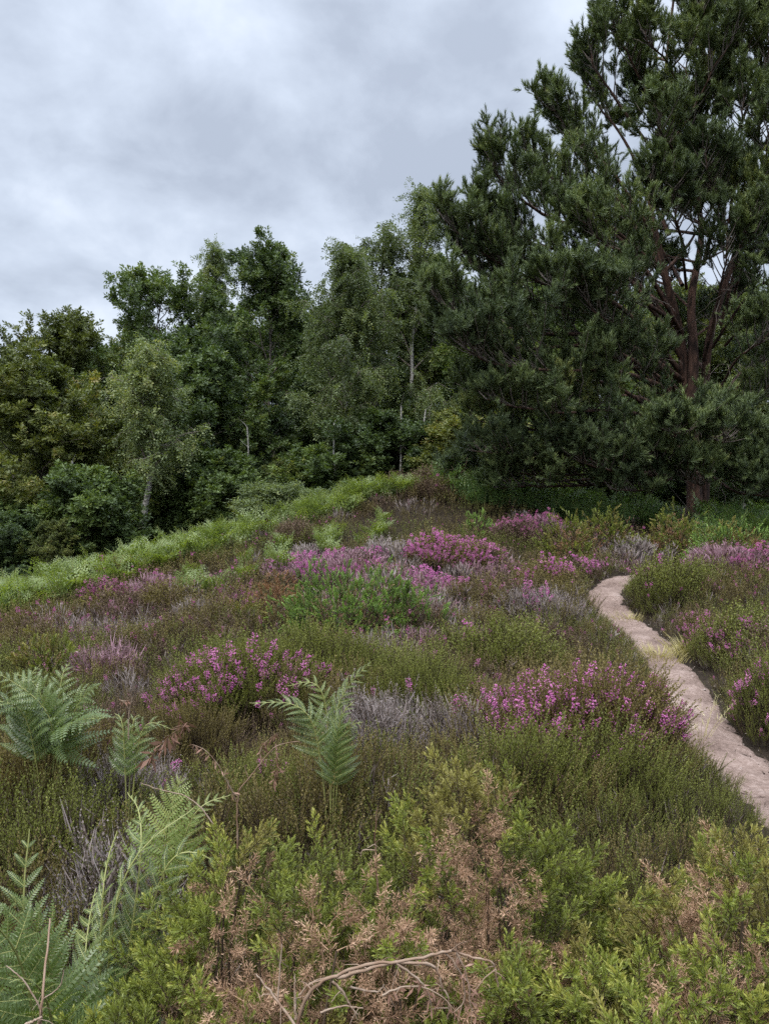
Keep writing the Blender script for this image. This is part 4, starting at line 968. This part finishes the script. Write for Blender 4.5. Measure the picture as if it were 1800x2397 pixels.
def heath_cover():
    r_ = rg(71); pts = []
    cell = {}
    # clump centres, closer together near the viewer
    cand = np.stack([r_.uniform(-11, 12, 26000), r_.uniform(1.6, 18.5, 26000)], -1)
    cand = cand[np.abs(cand[:, 0]) < .62 * cand[:, 1] + 1.2]
    cand = cand[cand[:, 1] < crest_d(cand[:, 0]) - .2]
    pd = path_dist(cand[:, 0], cand[:, 1]); cand = cand[pd > .38]
    for (x, y, rx, ry) in TAKEN:
        cand = cand[((cand[:, 0] - x) / rx) ** 2 + ((cand[:, 1] - y) / ry) ** 2 > .5]
    for (x, y, rx) in [(0.0, 1.35, .75), (.75, 1.5, .6), (-.6, 1.3, .5)]:
        cand = cand[(cand[:, 0] - x) ** 2 + (cand[:, 1] - y) ** 2 > rx ** 2]
    for x, y in cand:
        g = (int(x // .5), int(y // .5)); ok = True; lim = .21 + .012 * y
        for a in (-1, 0, 1):
            for b in (-1, 0, 1):
                for q in cell.get((g[0] + a, g[1] + b), ()):
                    if (q[0] - x) ** 2 + (q[1] - y) ** 2 < lim * lim: ok = False; break
                if not ok: break
            if not ok: break
        if ok: cell.setdefault(g, []).append((x, y)); pts.append((x, y))
    pts = np.array(pts); print('cover clumps', len(pts))
    names = ['green', 'olive', 'brown', 'grey', 'pink']
    mbs = {n: MB() for n in names}; fl = MB()
    big = vnoise(pts[:, 0] * .55 + 3, pts[:, 1] * .55, 31); sm = vnoise(pts[:, 0] * 1.6, pts[:, 1] * 1.6 + 8, 33); hs = vnoise(pts[:, 0] * .9 + 5, pts[:, 1] * .9, 35)
    pdp = path_dist(pts[:, 0], pts[:, 1])
    for i, (x, y) in enumerate(pts):
        u = r_.uniform(); far = min(1, max(0, (y - 7) / 5)); left = min(1, max(0, (-x / y + .15) / .5))
        v = .55 * big[i] + .3 * sm[i] + .25 * u
        v += .16 * far + .10 * left
        kind = 'green' if v < .62 else ('olive' if v < .80 else ('brown' if v < .88 else ('grey' if v < .97 else 'pink')))
        lod = lod_of(y); rr = .23 + .014 * y; h = (.24 + .26 * hs[i]) * r_.uniform(.85, 1.15) * (1.0 if y < 9 else 1.05)
        edge = min(1., max(0, pdp[i] - .38) / .5); h *= .65 + .35 * edge
        if y < 3: h *= .9
        n = int((62, 52, 44)[lod] * r_.uniform(.75, 1.2))
        tr = dome(x, y, rr, h, n, r_); n = len(tr[0])
        if kind in ('grey', 'pink'):
            put(mbs[kind], BARE[lod], tr, r_, .05 + .1 * (u - .5)); put(mbs['olive'], SPRIG[lod], tuple(a[:n // 4] for a in tr), r_, .05)
        else:
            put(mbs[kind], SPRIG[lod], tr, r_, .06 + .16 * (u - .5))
            if lod < 2: put(mbs['grey'], BARE[lod], tuple(a[:n // 16] for a in tr), r_, -.15)
        f = .02 if y < 8 else .03
        if sm[i] > .72 and y > 4.5: f = .16
        m = r_.uniform(0, 1, n) < f
        if m.any() and y > 4.6: put(fl, HEAD[lod], tuple(a[m] for a in tr), r_, .05, .15)
    # short sprigs creeping over both margins of the path
    k = 5200; L = resample(PATH_C, 400); t = norm(np.gradient(L, axis=0)); q = r_.integers(40, 400, k); o = r_.choice([-1, 1], k) * (.24 + np.abs(r_.normal(0, .17, k)))
    x = L[q, 0] - t[q, 1] * o; y = L[q, 1] + t[q, 0] * o
    m = vnoise(x * 3.5, y * 3.5, 41) > .30 + .25 * (np.abs(o) < .32); x, y, o = x[m], y[m], o[m]; k = len(x)
    d = np.stack([r_.normal(0, .35, k), r_.normal(0, .35, k), np.ones(k)], -1); s = np.clip(np.abs(o) * .42, .08, .26) * r_.uniform(.7, 1.3, k)
    tr = (np.stack([x, y, ground_z(x, y) - .01], -1), basis(d, r_.uniform(0, 6.28, k)), s, s)
    for nme, a, b in (('green', 0, .55), ('olive', .55, .85), ('grey', .85, 1)):
        for lo, hi, lod in ((0, 6.2, 0), (6.2, 10.5, 1), (10.5, 30, 2)):
            u = np.arange(k) / k; m = (u >= a) & (u < b) & (tr[0][:, 1] > lo) & (tr[0][:, 1] <= hi)
            if m.any(): put(mbs[nme], (BARE if nme == 'grey' else SPRIG)[lod], tuple(v[m] for v in tr), r_, .05)
    for nme, mt, lb in (('green', M_H_GREEN, 'low green heather filling the ground between the bushes'), ('olive', M_H_OLIVE, 'olive heather in drifts over the slope'), ('brown', M_H_BROWN, 'brown heather in drifts over the slope'),
                        ('grey', M_H_GREY, 'grey bare heather twigs mixed through the heath'), ('pink', M_H_PINK, 'faded pinkish heather in drifts over the slope')):
        tag(link(nme + '_heather_cover', mbs[nme], [mt, M_H_STEM]), lb, None, kind='stuff')
    tag(link('heather_flower_cover', fl, [M_FLOWER_R]), 'small pink heather flowers scattered over the heath', None, kind='stuff')


def mid_gorse():
    def at(px, py, d=None):
        return hit(px, py, .25) if d is None else np.array([(px - CX) / FPX * d, d, gz((px - CX) / FPX * d, d)])
    def G(px, py, wpx, h, seed, label, lod, sl, deep=.7, **kw):
        c = at(px, py); rx = wpx / 2 / FPX * c[1]; ry = rx * deep; c[1] += ry * .8; c[2] = gz(c[0], c[1])
        TAKEN.append((c[0], c[1], rx * 1.0, ry * 1.0))
        return gorse('gorse_bush', c, rx, ry, h, seed, label, 'bush', 'gorse bushes of the heath', lod=lod, sl=sl, **kw)
    G(800, 1468, 330, .72, 81, 'bright green gorse spreading low in the middle of the heath', 1, .11, green=M_GORSE_D, dead=.06, yellow=.05)
    G(940, 1450, 210, .55, 82, 'low green gorse at the right foot of the bright green gorse', 1, .11, green=M_GORSE_D, dead=.08, yellow=.05)
    G(635, 1420, 120, .62, 83, 'dry orange brown gorse left of the bright green gorse', 1, .11, green=M_GORSE_O, dry=M_GORSE_O, dead=.6, yellow=.2)
    G(560, 1445, 100, .48, 84, 'small yellow gorse beside the dry orange gorse', 1, .11, green=M_GORSE_Y, dead=.1, yellow=.6)
    G(1340, 1300, 130, .8, 85, 'yellow green gorse behind the path end', 2, .15, green=M_GORSE, dead=.12, dry=M_GORSE_O)
    G(1430, 1290, 150, .85, 86, 'tallest far gorse with an orange tip below the pine trunk', 2, .15, green=M_GORSE, dead=.12, dry=M_GORSE_O, yellow=.2)
    G(1600, 1290, 170, .8, 87, 'yellowish gorse on the right under the pine', 2, .15, green=M_GORSE, dead=.10, dry=M_GORSE_O, yellow=.2)
    G(1730, 1300, 190, .7, 88, 'dull green gorse at the far right edge under the pine', 2, .15, green=M_GORSE_D, dead=.10, dry=M_GORSE_O, yellow=.2)
    G(90, 1545, 150, .36, 89, 'small yellow green gorse near the left edge', 1, .11, green=M_GORSE, dead=.05, yellow=.3)
    G(230, 1405, 80, .3, 90, 'tiny olive gorse below the wine red heather', 2, .14, green=M_GORSE_Y, dead=.05, yellow=.3)
    G(1120, 1235, 70, .4, 91, 'dark green gorse right of the magenta dome', 2, .15, green=M_GORSE_D, dead=.05, yellow=.0)


mid_gorse()
heath_cover()


def crest_bracken():
    """many ferns along the crest: a few plants built, then copied"""
    protos = []
    for k in range(4):
        r = rg(800 + k); mb = MB()
        for j in range(5):
            a = j * 1.3 + r.uniform(0, .8); out = np.array([math.cos(a), math.sin(a), 0]); L = r.uniform(.4, .65)
            B = out * .05; Mi = out * .14 * L / .5 + [0, 0, .36 * r.uniform(.8, 1.2)]; T = out * (.62 * L) + [0, 0, .56 * r.uniform(.75, 1.3)]
            frond_mesh(mb, B, Mi, T, np.array([0, 0, 1.]) - out * .25, .30 * L / .5, 8, 5, 810 + 10 * k + j, .38, .2, tint=r.normal(0, .1), stem_r=.006)
        protos.append(mb)
    r = rg(88); n = 0; first = {}

    def place(x, y, s, mat, key, label, group):
        kk = int(r.integers(0, 4))
        if (kk, key) not in first:
            o = link('bracken_fern', protos[kk], [mat, M_STIPE]); tag(o, label, 'fern', group); first[(kk, key)] = o
        else:
            o = first[(kk, key)].copy(); COL.objects.link(o)
        o.location = (x, y, gz(x, y) - .03); o.rotation_euler = (r.normal(0, .2), r.normal(0, .2), r.uniform(0, 6.28)); o.scale = (s * r.uniform(.85, 1.2),) * 3
    # band: thick at the left, thinning toward the top of the rise
    for i in range(165):
        px = r.uniform(-40, 1060); x0 = np.interp(px, [-40, 0, 350, 700, 1050], [-6.6, -6.31, -4.5, -1.87, 1.58]); d0 = crest_d(x0)
        wid = np.interp(px, [0, 350, 560, 800, 1050], [1.2, .65, .45, .35, .3])
        y = d0 + r.uniform(-wid, .6); x = (px - CX) / FPX * y
        place(x, y, np.interp(px, [0, 1050], [.9, 1.05]), M_FERN, 'crest', 'pale green bracken fern in the band along the crest', 'bracken ferns along the crest')
    for i in range(26):
        px, py = r.uniform(430, 960), 0; y = np.interp(px, [430, 960], [13.2, 16.6]) - r.uniform(.4, 2.2); x = (px - CX) / FPX * y
        place(x, y, .75, M_FERN, 'slope', 'lone pale bracken fern among brown heather just below the crest', 'single ferns below the crest')
    for i in range(95):
        px = r.uniform(1040, 1860); y = r.uniform(16.6, 18.6) if px < 1400 else r.uniform(15.6, 18.4); x = (px - CX) / FPX * y
        if px > 1380 and px < 1560 and y < 16.4: continue
        place(x, y, 1.25, M_FERN_S, 'shade', 'dark bluish bracken fern in the shade under the pine', 'bracken ferns under the pine')


crest_bracken()

# ------------------------------------------------------------------ near plants: gorse, bracken, dry stalks, grass
def near_gorse():
    g = 'gorse bushes in front of the viewer'
    def G(px, d, rx, ry, h, seed, label, **kw):
        x = (px - CX) / FPX * d; gorse('gorse_bush', (x, d, gz(x, d)), rx, ry, h, seed, label, 'bush', g, **kw)
    G(1150, 2.0, .42, .34, .85, 1, 'tallest near gorse, green tips over a dry brown middle', dead=.12, deadspots=[(.30, 1.74, .17)])
    G(880, 1.65, .42, .34, .73, 2, 'near gorse with a large dry brown patch behind the arching dead frond', dead=.14, yellow=.2, deadspots=[(.05, 1.62, .21)])
    G(590, 1.85, .40, .34, .70, 3, 'yellow green near gorse under the dry bracken stalk', dead=.12, yellow=.2, deadspots=[(-.30, 1.72, .15)])
    G(400, 1.45, .36, .32, .58, 4, 'yellow green near gorse beside the big left bracken', dead=.16, yellow=.25)
    G(700, 1.22, .36, .28, .62, 5, 'lowest near gorse at the bottom edge, half dry', dead=.34, yellow=.35)
    G(1060, 1.25, .34, .26, .60, 6, 'brown spiny near gorse at the bottom middle', dead=.58)
    G(1440, 1.62, .42, .36, .62, 7, 'lush green near gorse at the lower right', dead=.16, yellow=.25)
    G(1760, 1.8, .38, .38, .70, 8, 'green near gorse with a dry golden top at the right edge', dead=.2, yellow=.3)
    G(1330, 1.18, .32, .26, .58, 9, 'bright green near gorse low at the bottom right', dead=.08, yellow=.15)
    G(1700, 1.25, .34, .28, .62, 10, 'leafy green near gorse in the bottom right corner', dead=.12)
    G(200, 1.2, .28, .26, .50, 11, 'green near gorse low in the bottom left corner', dead=.2)
near_gorse()


def near_bracken():
    def fern(label, base, fronds, mat, seed, **kw):
        base = P(*base); base[2] = gz(base[0], base[1]); root = empty('bracken_fern', base, label, 'fern', 'bracken ferns near the viewer')
        for i, (mid, tip, nrm, w, tint) in enumerate(fronds):
            mb = MB(); frond_mesh(mb, base * 1.0, P(*mid), P(*tip), nrm, w, seed=seed + i, tint=tint, **kw)
            V, F, T, M = mb.unit(); link('frond', (V - base, F, T, M), [mat, M_STIPE], root, smooth=False)
        return root
    U = lambda x, y, z: np.array([x, y, z], float)
    fern('big blue green bracken with overlapping fronds in the lower left corner', (150, 2500, 1.75), [
        ((60, 2220, 1.8), (70, 1940, 1.9), U(.35, -.55, .7), .22, -.02), ((-40, 2230, 1.7), (-60, 1960, 1.7), U(.2, -.7, .5), .22, 0),
        ((60, 2290, 1.6), (-60, 2130, 1.45), U(.1, -.5, .8), .28, -.1), ((120, 2280, 1.75), (20, 2090, 1.6), U(.2, -.5, .8), .22, .05), ((120, 2380, 1.5), (20, 2280, 1.3), U(0, -.3, .95), .2, -.12),
        ((200, 2240, 1.9), (225, 2080, 2.1), U(-.4, -.5, .6), .16, .15)], M_FERN_N, 900, npin=15, npl=24, bare=.2, tier=.55, curl=.35)
    fern('tall bracken with curving fronds spread toward the gorse', (235, 2330, 1.9), [
        ((280, 2090, 1.95), (455, 1890, 2.05), U(-.6, -.35, .75), .14, .05), ((240, 2120, 1.95), (275, 1945, 2.1), U(-.7, -.6, .3), .13, .2),
        ((390, 2030, 2.0), (590, 2080, 2.0), U(.1, -.35, .9), .14, -.15), ((330, 2000, 2.0), (300, 1855, 2.2), U(-.3, -.7, .5), .13, .0)], M_FERN_N, 910, npin=14, npl=22, bare=.3, tier=.5, curl=.35)
    fern('yellow green bracken with one upright spreading frond', (385, 2120, 2.5), [
        ((388, 1970, 2.5), (425, 1815, 2.55), U(.05, -.95, .25), .19, .22), ((440, 1940, 2.45), (540, 1860, 2.5), U(.2, -.6, .7), .10, 0)], M_FERN, 920, npin=11, npl=18, bare=.56, curl=.15)
    fern('bushy bracken with many pale fronds at the left edge', (110, 1790, 3.7), [
        ((100, 1640, 3.7), (30, 1575, 3.75), U(-.2, -.75, .5), .21, .05), ((140, 1620, 3.75), (165, 1550, 3.85), U(.1, -.8, .5), .2, .12), ((170, 1680, 3.7), (235, 1600, 3.6), U(.3, -.5, .75), .22, 0), ((120, 1690, 3.6), (-10, 1570, 3.6), U(-.3, -.6, .7), .22, 0),
        ((60, 1680, 3.6), (-60, 1640, 3.5), U(-.3, -.6, .7), .25, -.1), ((150, 1720, 3.55), (245, 1680, 3.3), U(.2, -.4, .9), .27, -.05), ((60, 1640, 3.7), (95, 1555, 3.8), U(-.1, -.8, .4), .2, .1)], M_FERN_N, 930, npin=12, npl=17, bare=.48, tier=.5, curl=.45)
    fern('small bracken with curled tips right of the bushy one', (300, 1800, 3.4), [
        ((290, 1720, 3.4), (270, 1670, 3.45), U(-.2, -.7, .6), .13, 0), ((330, 1720, 3.4), (400, 1705, 3.4), U(.2, -.6, .8), .12, .05), ((310, 1710, 3.45), (335, 1680, 3.5), U(.1, -.8, .5), .11, .1)], M_FERN_N, 940, npin=9, npl=13, bare=.58, tier=.4, curl=.4)
    fern('bracken with one tall bright frond and one leaning left, mid heath', (775, 1830, 3.25), [
        ((785, 1680, 3.25), (872, 1545, 3.2), U(-.8, -.5, .35), .14, 0), ((730, 1690, 3.2), (585, 1645, 3.15), U(-.1, -.35, .9), .14, .05),
        ((800, 1740, 3.2), (850, 1690, 3.15), U(.2, -.7, .6), .13, -.05), ((760, 1640, 3.3), (672, 1605, 3.3), U(.1, -.7, .6), .12, .2), ((790, 1720, 3.2), (830, 1640, 3.2), U(-.6, -.6, .5), .15, 0)], M_FERN_N, 950, npin=12, npl=17, bare=.56, tier=.35, curl=.35)


near_bracken()


def dry_stalks():
    def poly(mb, pl, r0, r1, t=.6, n=18, sides=6):
        pts = resample([P(*p) for p in pl], n); q = rg(int(abs(pts[:, 0].sum() * 1e4)) % 99991)
        pts[1:-1] += q.normal(0, r0 * .22, (n - 2, 3))
        mb.tube(pts, r0 * .85, r1 * .8, sides, np.repeat(np.clip(t + q.normal(0, .16, n), 0, 1), sides))
        for k in range(n // 5):                                   # broken side twigs at the nodes
            i = q.integers(1, n - 1); d = norm(q.normal(0, 1, 3) + (pts[i] - pts[i - 1]) * 40); l = r0 * q.uniform(4, 14)
            mb.tube(np.array([pts[i], pts[i] + d * l * .5, pts[i] + d * l + [0, 0, -l * .2]]), r0 * .35, r0 * .15, 3, t)
        return pts
    def fringe(mb, pts, L, n, seed, t=.3):
        """withered pinnules hanging along a dry stalk"""
        r = rg(seed); s = np.linspace(.1, 1, n) * (len(pts) - 1); i = np.clip(s.astype(int), 0, len(pts) - 2)
        p = pts[i] + (pts[i + 1] - pts[i]) * (s - i)[:, None]
        d = norm(r.normal(0, .5, (n, 3)) + [0, -.1, -.7]); tan = norm(r.normal(0, 1, (n, 3))); l = L * r.uniform(.5, 1.2, n)[:, None]
        V = np.stack([p, p + d * l * .5 + tan * l * .16, p + d * l, p + d * l * .5 - tan * l * .1], 1).reshape(-1, 3); k = np.arange(n)[:, None] * 4
        mb.add(V, np.concatenate([k + [0, 1, 2], k + [0, 2, 3]]), t + np.repeat(r.normal(.1, .15, n), 4), 1)
    mats = [M_DEAD, M_DEADLEAF]

    def finish(name, mb, label, group, base):
        V, F, T, M = mb.unit(); o = link(name, (V - base, F, T, M), mats, smooth=True); o.location = base; tag(o, label, 'dead frond', group)
    # arching dead frond over the bottom
    mb = MB(); g = 'dry bracken stalks'
    d = .98
    poly(mb, [(697, 2400, d), (715, 2340, d), (750, 2300, d), (790, 2283, d), (860, 2256, d), (920, 2253, d), (1000, 2238, d), (1050, 2226, d), (1080, 2232, d + .01), (1110, 2243, d), (1150, 2252, d), (1160, 2275, d), (1165, 2310, d)],   .0032, .0013, .6, 50)
    poly(mb, [(790, 2288, d + .02), (850, 2272, d + .02), (910, 2256, d + .02), (1000, 2256, d + .02), (1025, 2275, d + .02), (1035, 2310, d + .02), (1050, 2340, d + .02), (1048, 2385, d + .02)], .003, .0013, .7, 36)
    for k, (pl, rr) in enumerate([([(928, 2255, d), (970, 2285, d), (1000, 2320, d), (1012, 2370, d)], .002), ([(1040, 2229, d), (1065, 2255, d), (1085, 2300, d), (1085, 2345, d), (1060, 2370, d)], .0018),
                                  ([(1068, 2230, d - .01), (1085, 2265, d - .01), (1098, 2310, d - .01), (1100, 2350, d - .01), (1125, 2392, d)], .0016), ([(778, 2297, d), (805, 2325, d), (820, 2355, d), (838, 2375, d)], .0022),
                                  ([(895, 2330, d), (935, 2312, d), (985, 2310, d), (1030, 2330, d), (1065, 2365, d)], .0017), ([(700, 2330, d + .03), (730, 2300, d + .03), (780, 2284, d + .03)], .002),
                                  ([(692, 2385, d + .02), (690, 2280, d + .03)], .0024), ([(650, 2345, d + .05), (660, 2210, d + .06)], .002), ([(690, 2400, d + .03), (640, 2330, d + .05), (600, 2280, d + .06)], .0025),
                                  ([(820, 2310, d + .03), (880, 2322, d + .03), (900, 2305, d + .03)], .0018), ([(750, 2370, d), (800, 2355, d), (850, 2360, d)], .0018)]):
        pts = poly(mb, pl, rr, rr * .5, .8, 16)
        if k in (0, 1, 2, 4): fringe(mb, pts, .018, 26, 20 + k)
    finish('dead_bracken_frond', mb, 'pale dead bracken frond arching over the gorse at the bottom', g, P(697, 2400, d))
    # tall dry stalk in the middle left
    mb = MB(); d = 2.25
    poly(mb, [(556, 1990, d), (556, 1900, d), (562, 1850, d), (585, 1820, d), (620, 1775, d), (650, 1745, d), (700, 1735, d)], .0035, .0012, .55, 30)
    p1 = poly(mb, [(555, 1878, d), (535, 1835, d - .02), (510, 1790, d - .04), (480, 1755, d - .05), (450, 1743, d - .05)], .0026, .001, .7); fringe(mb, p1, .022, 40, 31, .4)
    p2 = poly(mb, [(612, 1785, d), (610, 1755, d + .02), (625, 1735, d + .03), (650, 1715, d + .04)], .0015, .0008, .5); fringe(mb, p2, .03, 34, 32, .1)
    p3 = poly(mb, [(645, 1748, d), (650, 1800, d), (640, 1830, d)], .0012, .0007, .3); fringe(mb, p3, .03, 34, 33, .05)
    poly(mb, [(583, 1824, d), (574, 1798, d), (577, 1790, d)], .0015, .0007, .6)
    finish('dead_bracken_frond', mb, 'tall forked dry bracken stalk rising from the gorse', g, P(556, 1990, d))
    mb = MB(); d = 3.2
    poly(mb, [(302, 1730, d), (302, 1680, d), (305, 1655, d), (312, 1630, d)], .004, .0012, .85); poly(mb, [(304, 1662, d), (292, 1645, d), (279, 1638, d)], .002, .0012, .85)
    p = poly(mb, [(279, 1638, d), (292, 1641, d), (304, 1639, d)], .003, .001, .6); fringe(mb, p, .03, 14, 34, .3)
    finish('dead_bracken_frond', mb, 'short forked tan stalk right of the bushy left bracken', g, P(302, 1730, d))
    mb = MB(); d = 2.35
    poly(mb, [(500, 1930, d), (470, 1890, d), (430, 1862, d), (375, 1848, d), (330, 1832, d)], .003, .0012, .8)
    finish('dead_bracken_frond', mb, 'thin pale stalk crossing the yellow green bracken', g, P(500, 1930, d))
    mb = MB(); d = 2.9; p = poly(mb, [(340, 1790, d), (390, 1730, d), (440, 1690, d)], .002, .001, .3); fringe(mb, p, .06, 60, 35, .05)
    finish('dead_bracken_frond', mb, 'rusty withered frond lying on heather near the small bracken', g, P(340, 1790, d))
    mb = MB(); d = 1.25
    poly(mb, [(95, 2400, d), (100, 2330, d), (118, 2150, d + .1)], .0034, .002, .6); poly(mb, [(100, 2370, d), (60, 2300, d), (15, 2290 - 30, d)], .0018, .001, .9); poly(mb, [(100, 2340, d), (140, 2310, d), (150, 2270, d)], .0016, .0008, .9)
    poly(mb, [(60, 2400, d - .03), (100, 2380, d - .03)], .003, .002, 1)
    finish('dead_bracken_frond', mb, 'broken grey stalk sticking up in the bottom left corner', g, P(95, 2400, d))
    mb = MB(); d = 1.75
    poly(mb, [(885, 2100, d), (880, 2020, d), (878, 1960, d), (884, 1890, d)], .003, .0015, .3); poly(mb, [(878, 1990, d), (850, 1990, d), (845, 2005, d)], .0016, .001, .9); poly(mb, [(880, 1975, d), (860, 1985, d)], .0016, .001, .9)
    finish('dead_bracken_frond', mb, 'dark dead stalk in the near gorse left of the tallest gorse', g, P(885, 2100, d))
    # dry forked sapling on the crest
    c = P(1075, 1160, 17.6); c[2] = gz(c[0], c[1]); mb = MB(); r = rg(36)
    d = 17.6
    for pl, a, b in [([(1075, 1180, d), (1075, 1150, d), (1076, 1118, d), (1072, 1108, d)], .03, .018), ([(1076, 1110, d), (1086, 1100, d), (1092, 1080, d), (1093, 1070, d)], .016, .006), ([(1073, 1108, d), (1062, 1098, d), (1050, 1082, d), (1046, 1078, d)], .016, .006),
                     ([(1062, 1098, d), (1050, 1100, d)], .01, .004), ([(1076, 1118, d), (1088, 1112, d), (1096, 1106, d)], .012, .004)]:
        mb.tube(resample([P(*q) for q in pl], 10), a, b, 5, .8)
    V, F, T, M = mb.unit(); o = link('dead_sapling', (V - c, F, T, M), [M_DEAD], smooth=True); o.location = c
    tag(o, 'bare forked grey sapling standing on the crest by the pine', 'sapling')


dry_stalks()


def grass():
    def tuft_(px, py, seed, n, h, spread, label, mat=M_GRASS, w=.003, heads=False):
        c = hit(px, py); r = rg(seed); mb = MB()
        for i in range(n):
            a = r.uniform(0, 6.28); q = r.uniform(0, spread); b = c + [math.cos(a) * q, math.sin(a) * q, 0]; b[2] = gz(b[0], b[1])
            d = np.array([math.cos(a) * r.uniform(.1, .6), math.sin(a) * r.uniform(.1, .6), 1]); l = h * r.uniform(.5, 1.1)
            p = curve(b, d, l, 5, (math.cos(a) * .3, math.sin(a) * .3, -.25), r, .02); sd = norm(np.cross(d, [.3, .9, 0])) * w
            wv = np.linspace(1, .1, 6)[:, None]; V = np.concatenate([p - sd * wv, p + sd * wv]); F = []
            for k in range(5): F += [[k, k + 1, 7 + k], [k, 7 + k, 6 + k]]
            mb.add(V, F, np.clip(r.normal(.45, .2), 0, 1))
            if heads:
                for k in range(9): 
                    pp = p[-1] - (p[-1] - p[-2]) * k * .22; e = r.normal(0, .012, 3) + [0, 0, .012]; mb.add([pp, pp + e + sd, pp + e * 1.8, pp + e - sd], [[0, 1, 2], [0, 2, 3]], .9)
        V, F, T, M = mb.unit(); o = link('grass_tuft', (V - c, F, T, M), [mat]); o.location = c; tag(o, label, 'grass tuft', 'grass tufts by the path')
    tuft_(1545, 1545, 1, 260, .17, .30, 'straw yellow grass spilling onto the right edge of the path')
    tuft_(1610, 1535, 2, 200, .26, .22, 'taller straw grass at the foot of the right bank')
    tuft_(1470, 1455, 3, 150, .12, .22, 'short yellow grass where the path narrows')
    tuft_(1490, 1745, 4, 26, .42, .12, 'pale feathery grass heads over the dark hollow by the path', heads=True, w=.002)
    tuft_(1545, 1790, 5, 110, .16, .22, 'orange tinted dry grass on the left edge of the path')
    tuft_(1640, 1740, 6, 14, .4, .1, 'few thin see through grass stems standing on the path', heads=True, w=.0015)
    tuft_(1235, 1790, 7, 40, .3, .14, 'golden grass stems in front of the ragged purple heather', w=.002)
    tuft_(1120, 1800, 8, 60, .12, .2, 'short dry grass by the bare sandy spot')
    r = rg(9)
    for i, (px, py, l, rot) in enumerate([(1590, 1613, .16, .1), (1580, 1622, .10, .3), (1400, 1458, .14, -.3), (1530, 1600, .1, .5), (1560, 1640, .12, -.1)]):
        c = hit(px, py); c[2] += .03; mb = MB(); a = np.array([math.cos(rot), math.sin(rot), 0]) * l / 2
        mb.tube(resample([-a, r.normal(0, .008, 3) * [1, 1, .2], a], 8), .006, .003, 5, .3); o = link('twig', mb, [M_H_STEM]); o.location = c
        tag(o, ['dark twig lying across the path where it widens', 'short dark twig just below the longer one on the path', 'dark twig at the left edge of the far path', 'small slanted twig at the narrow part of the path', 'thin twig on the sand below the others'][i], 'twig', 'twigs lying on the path')


grass()
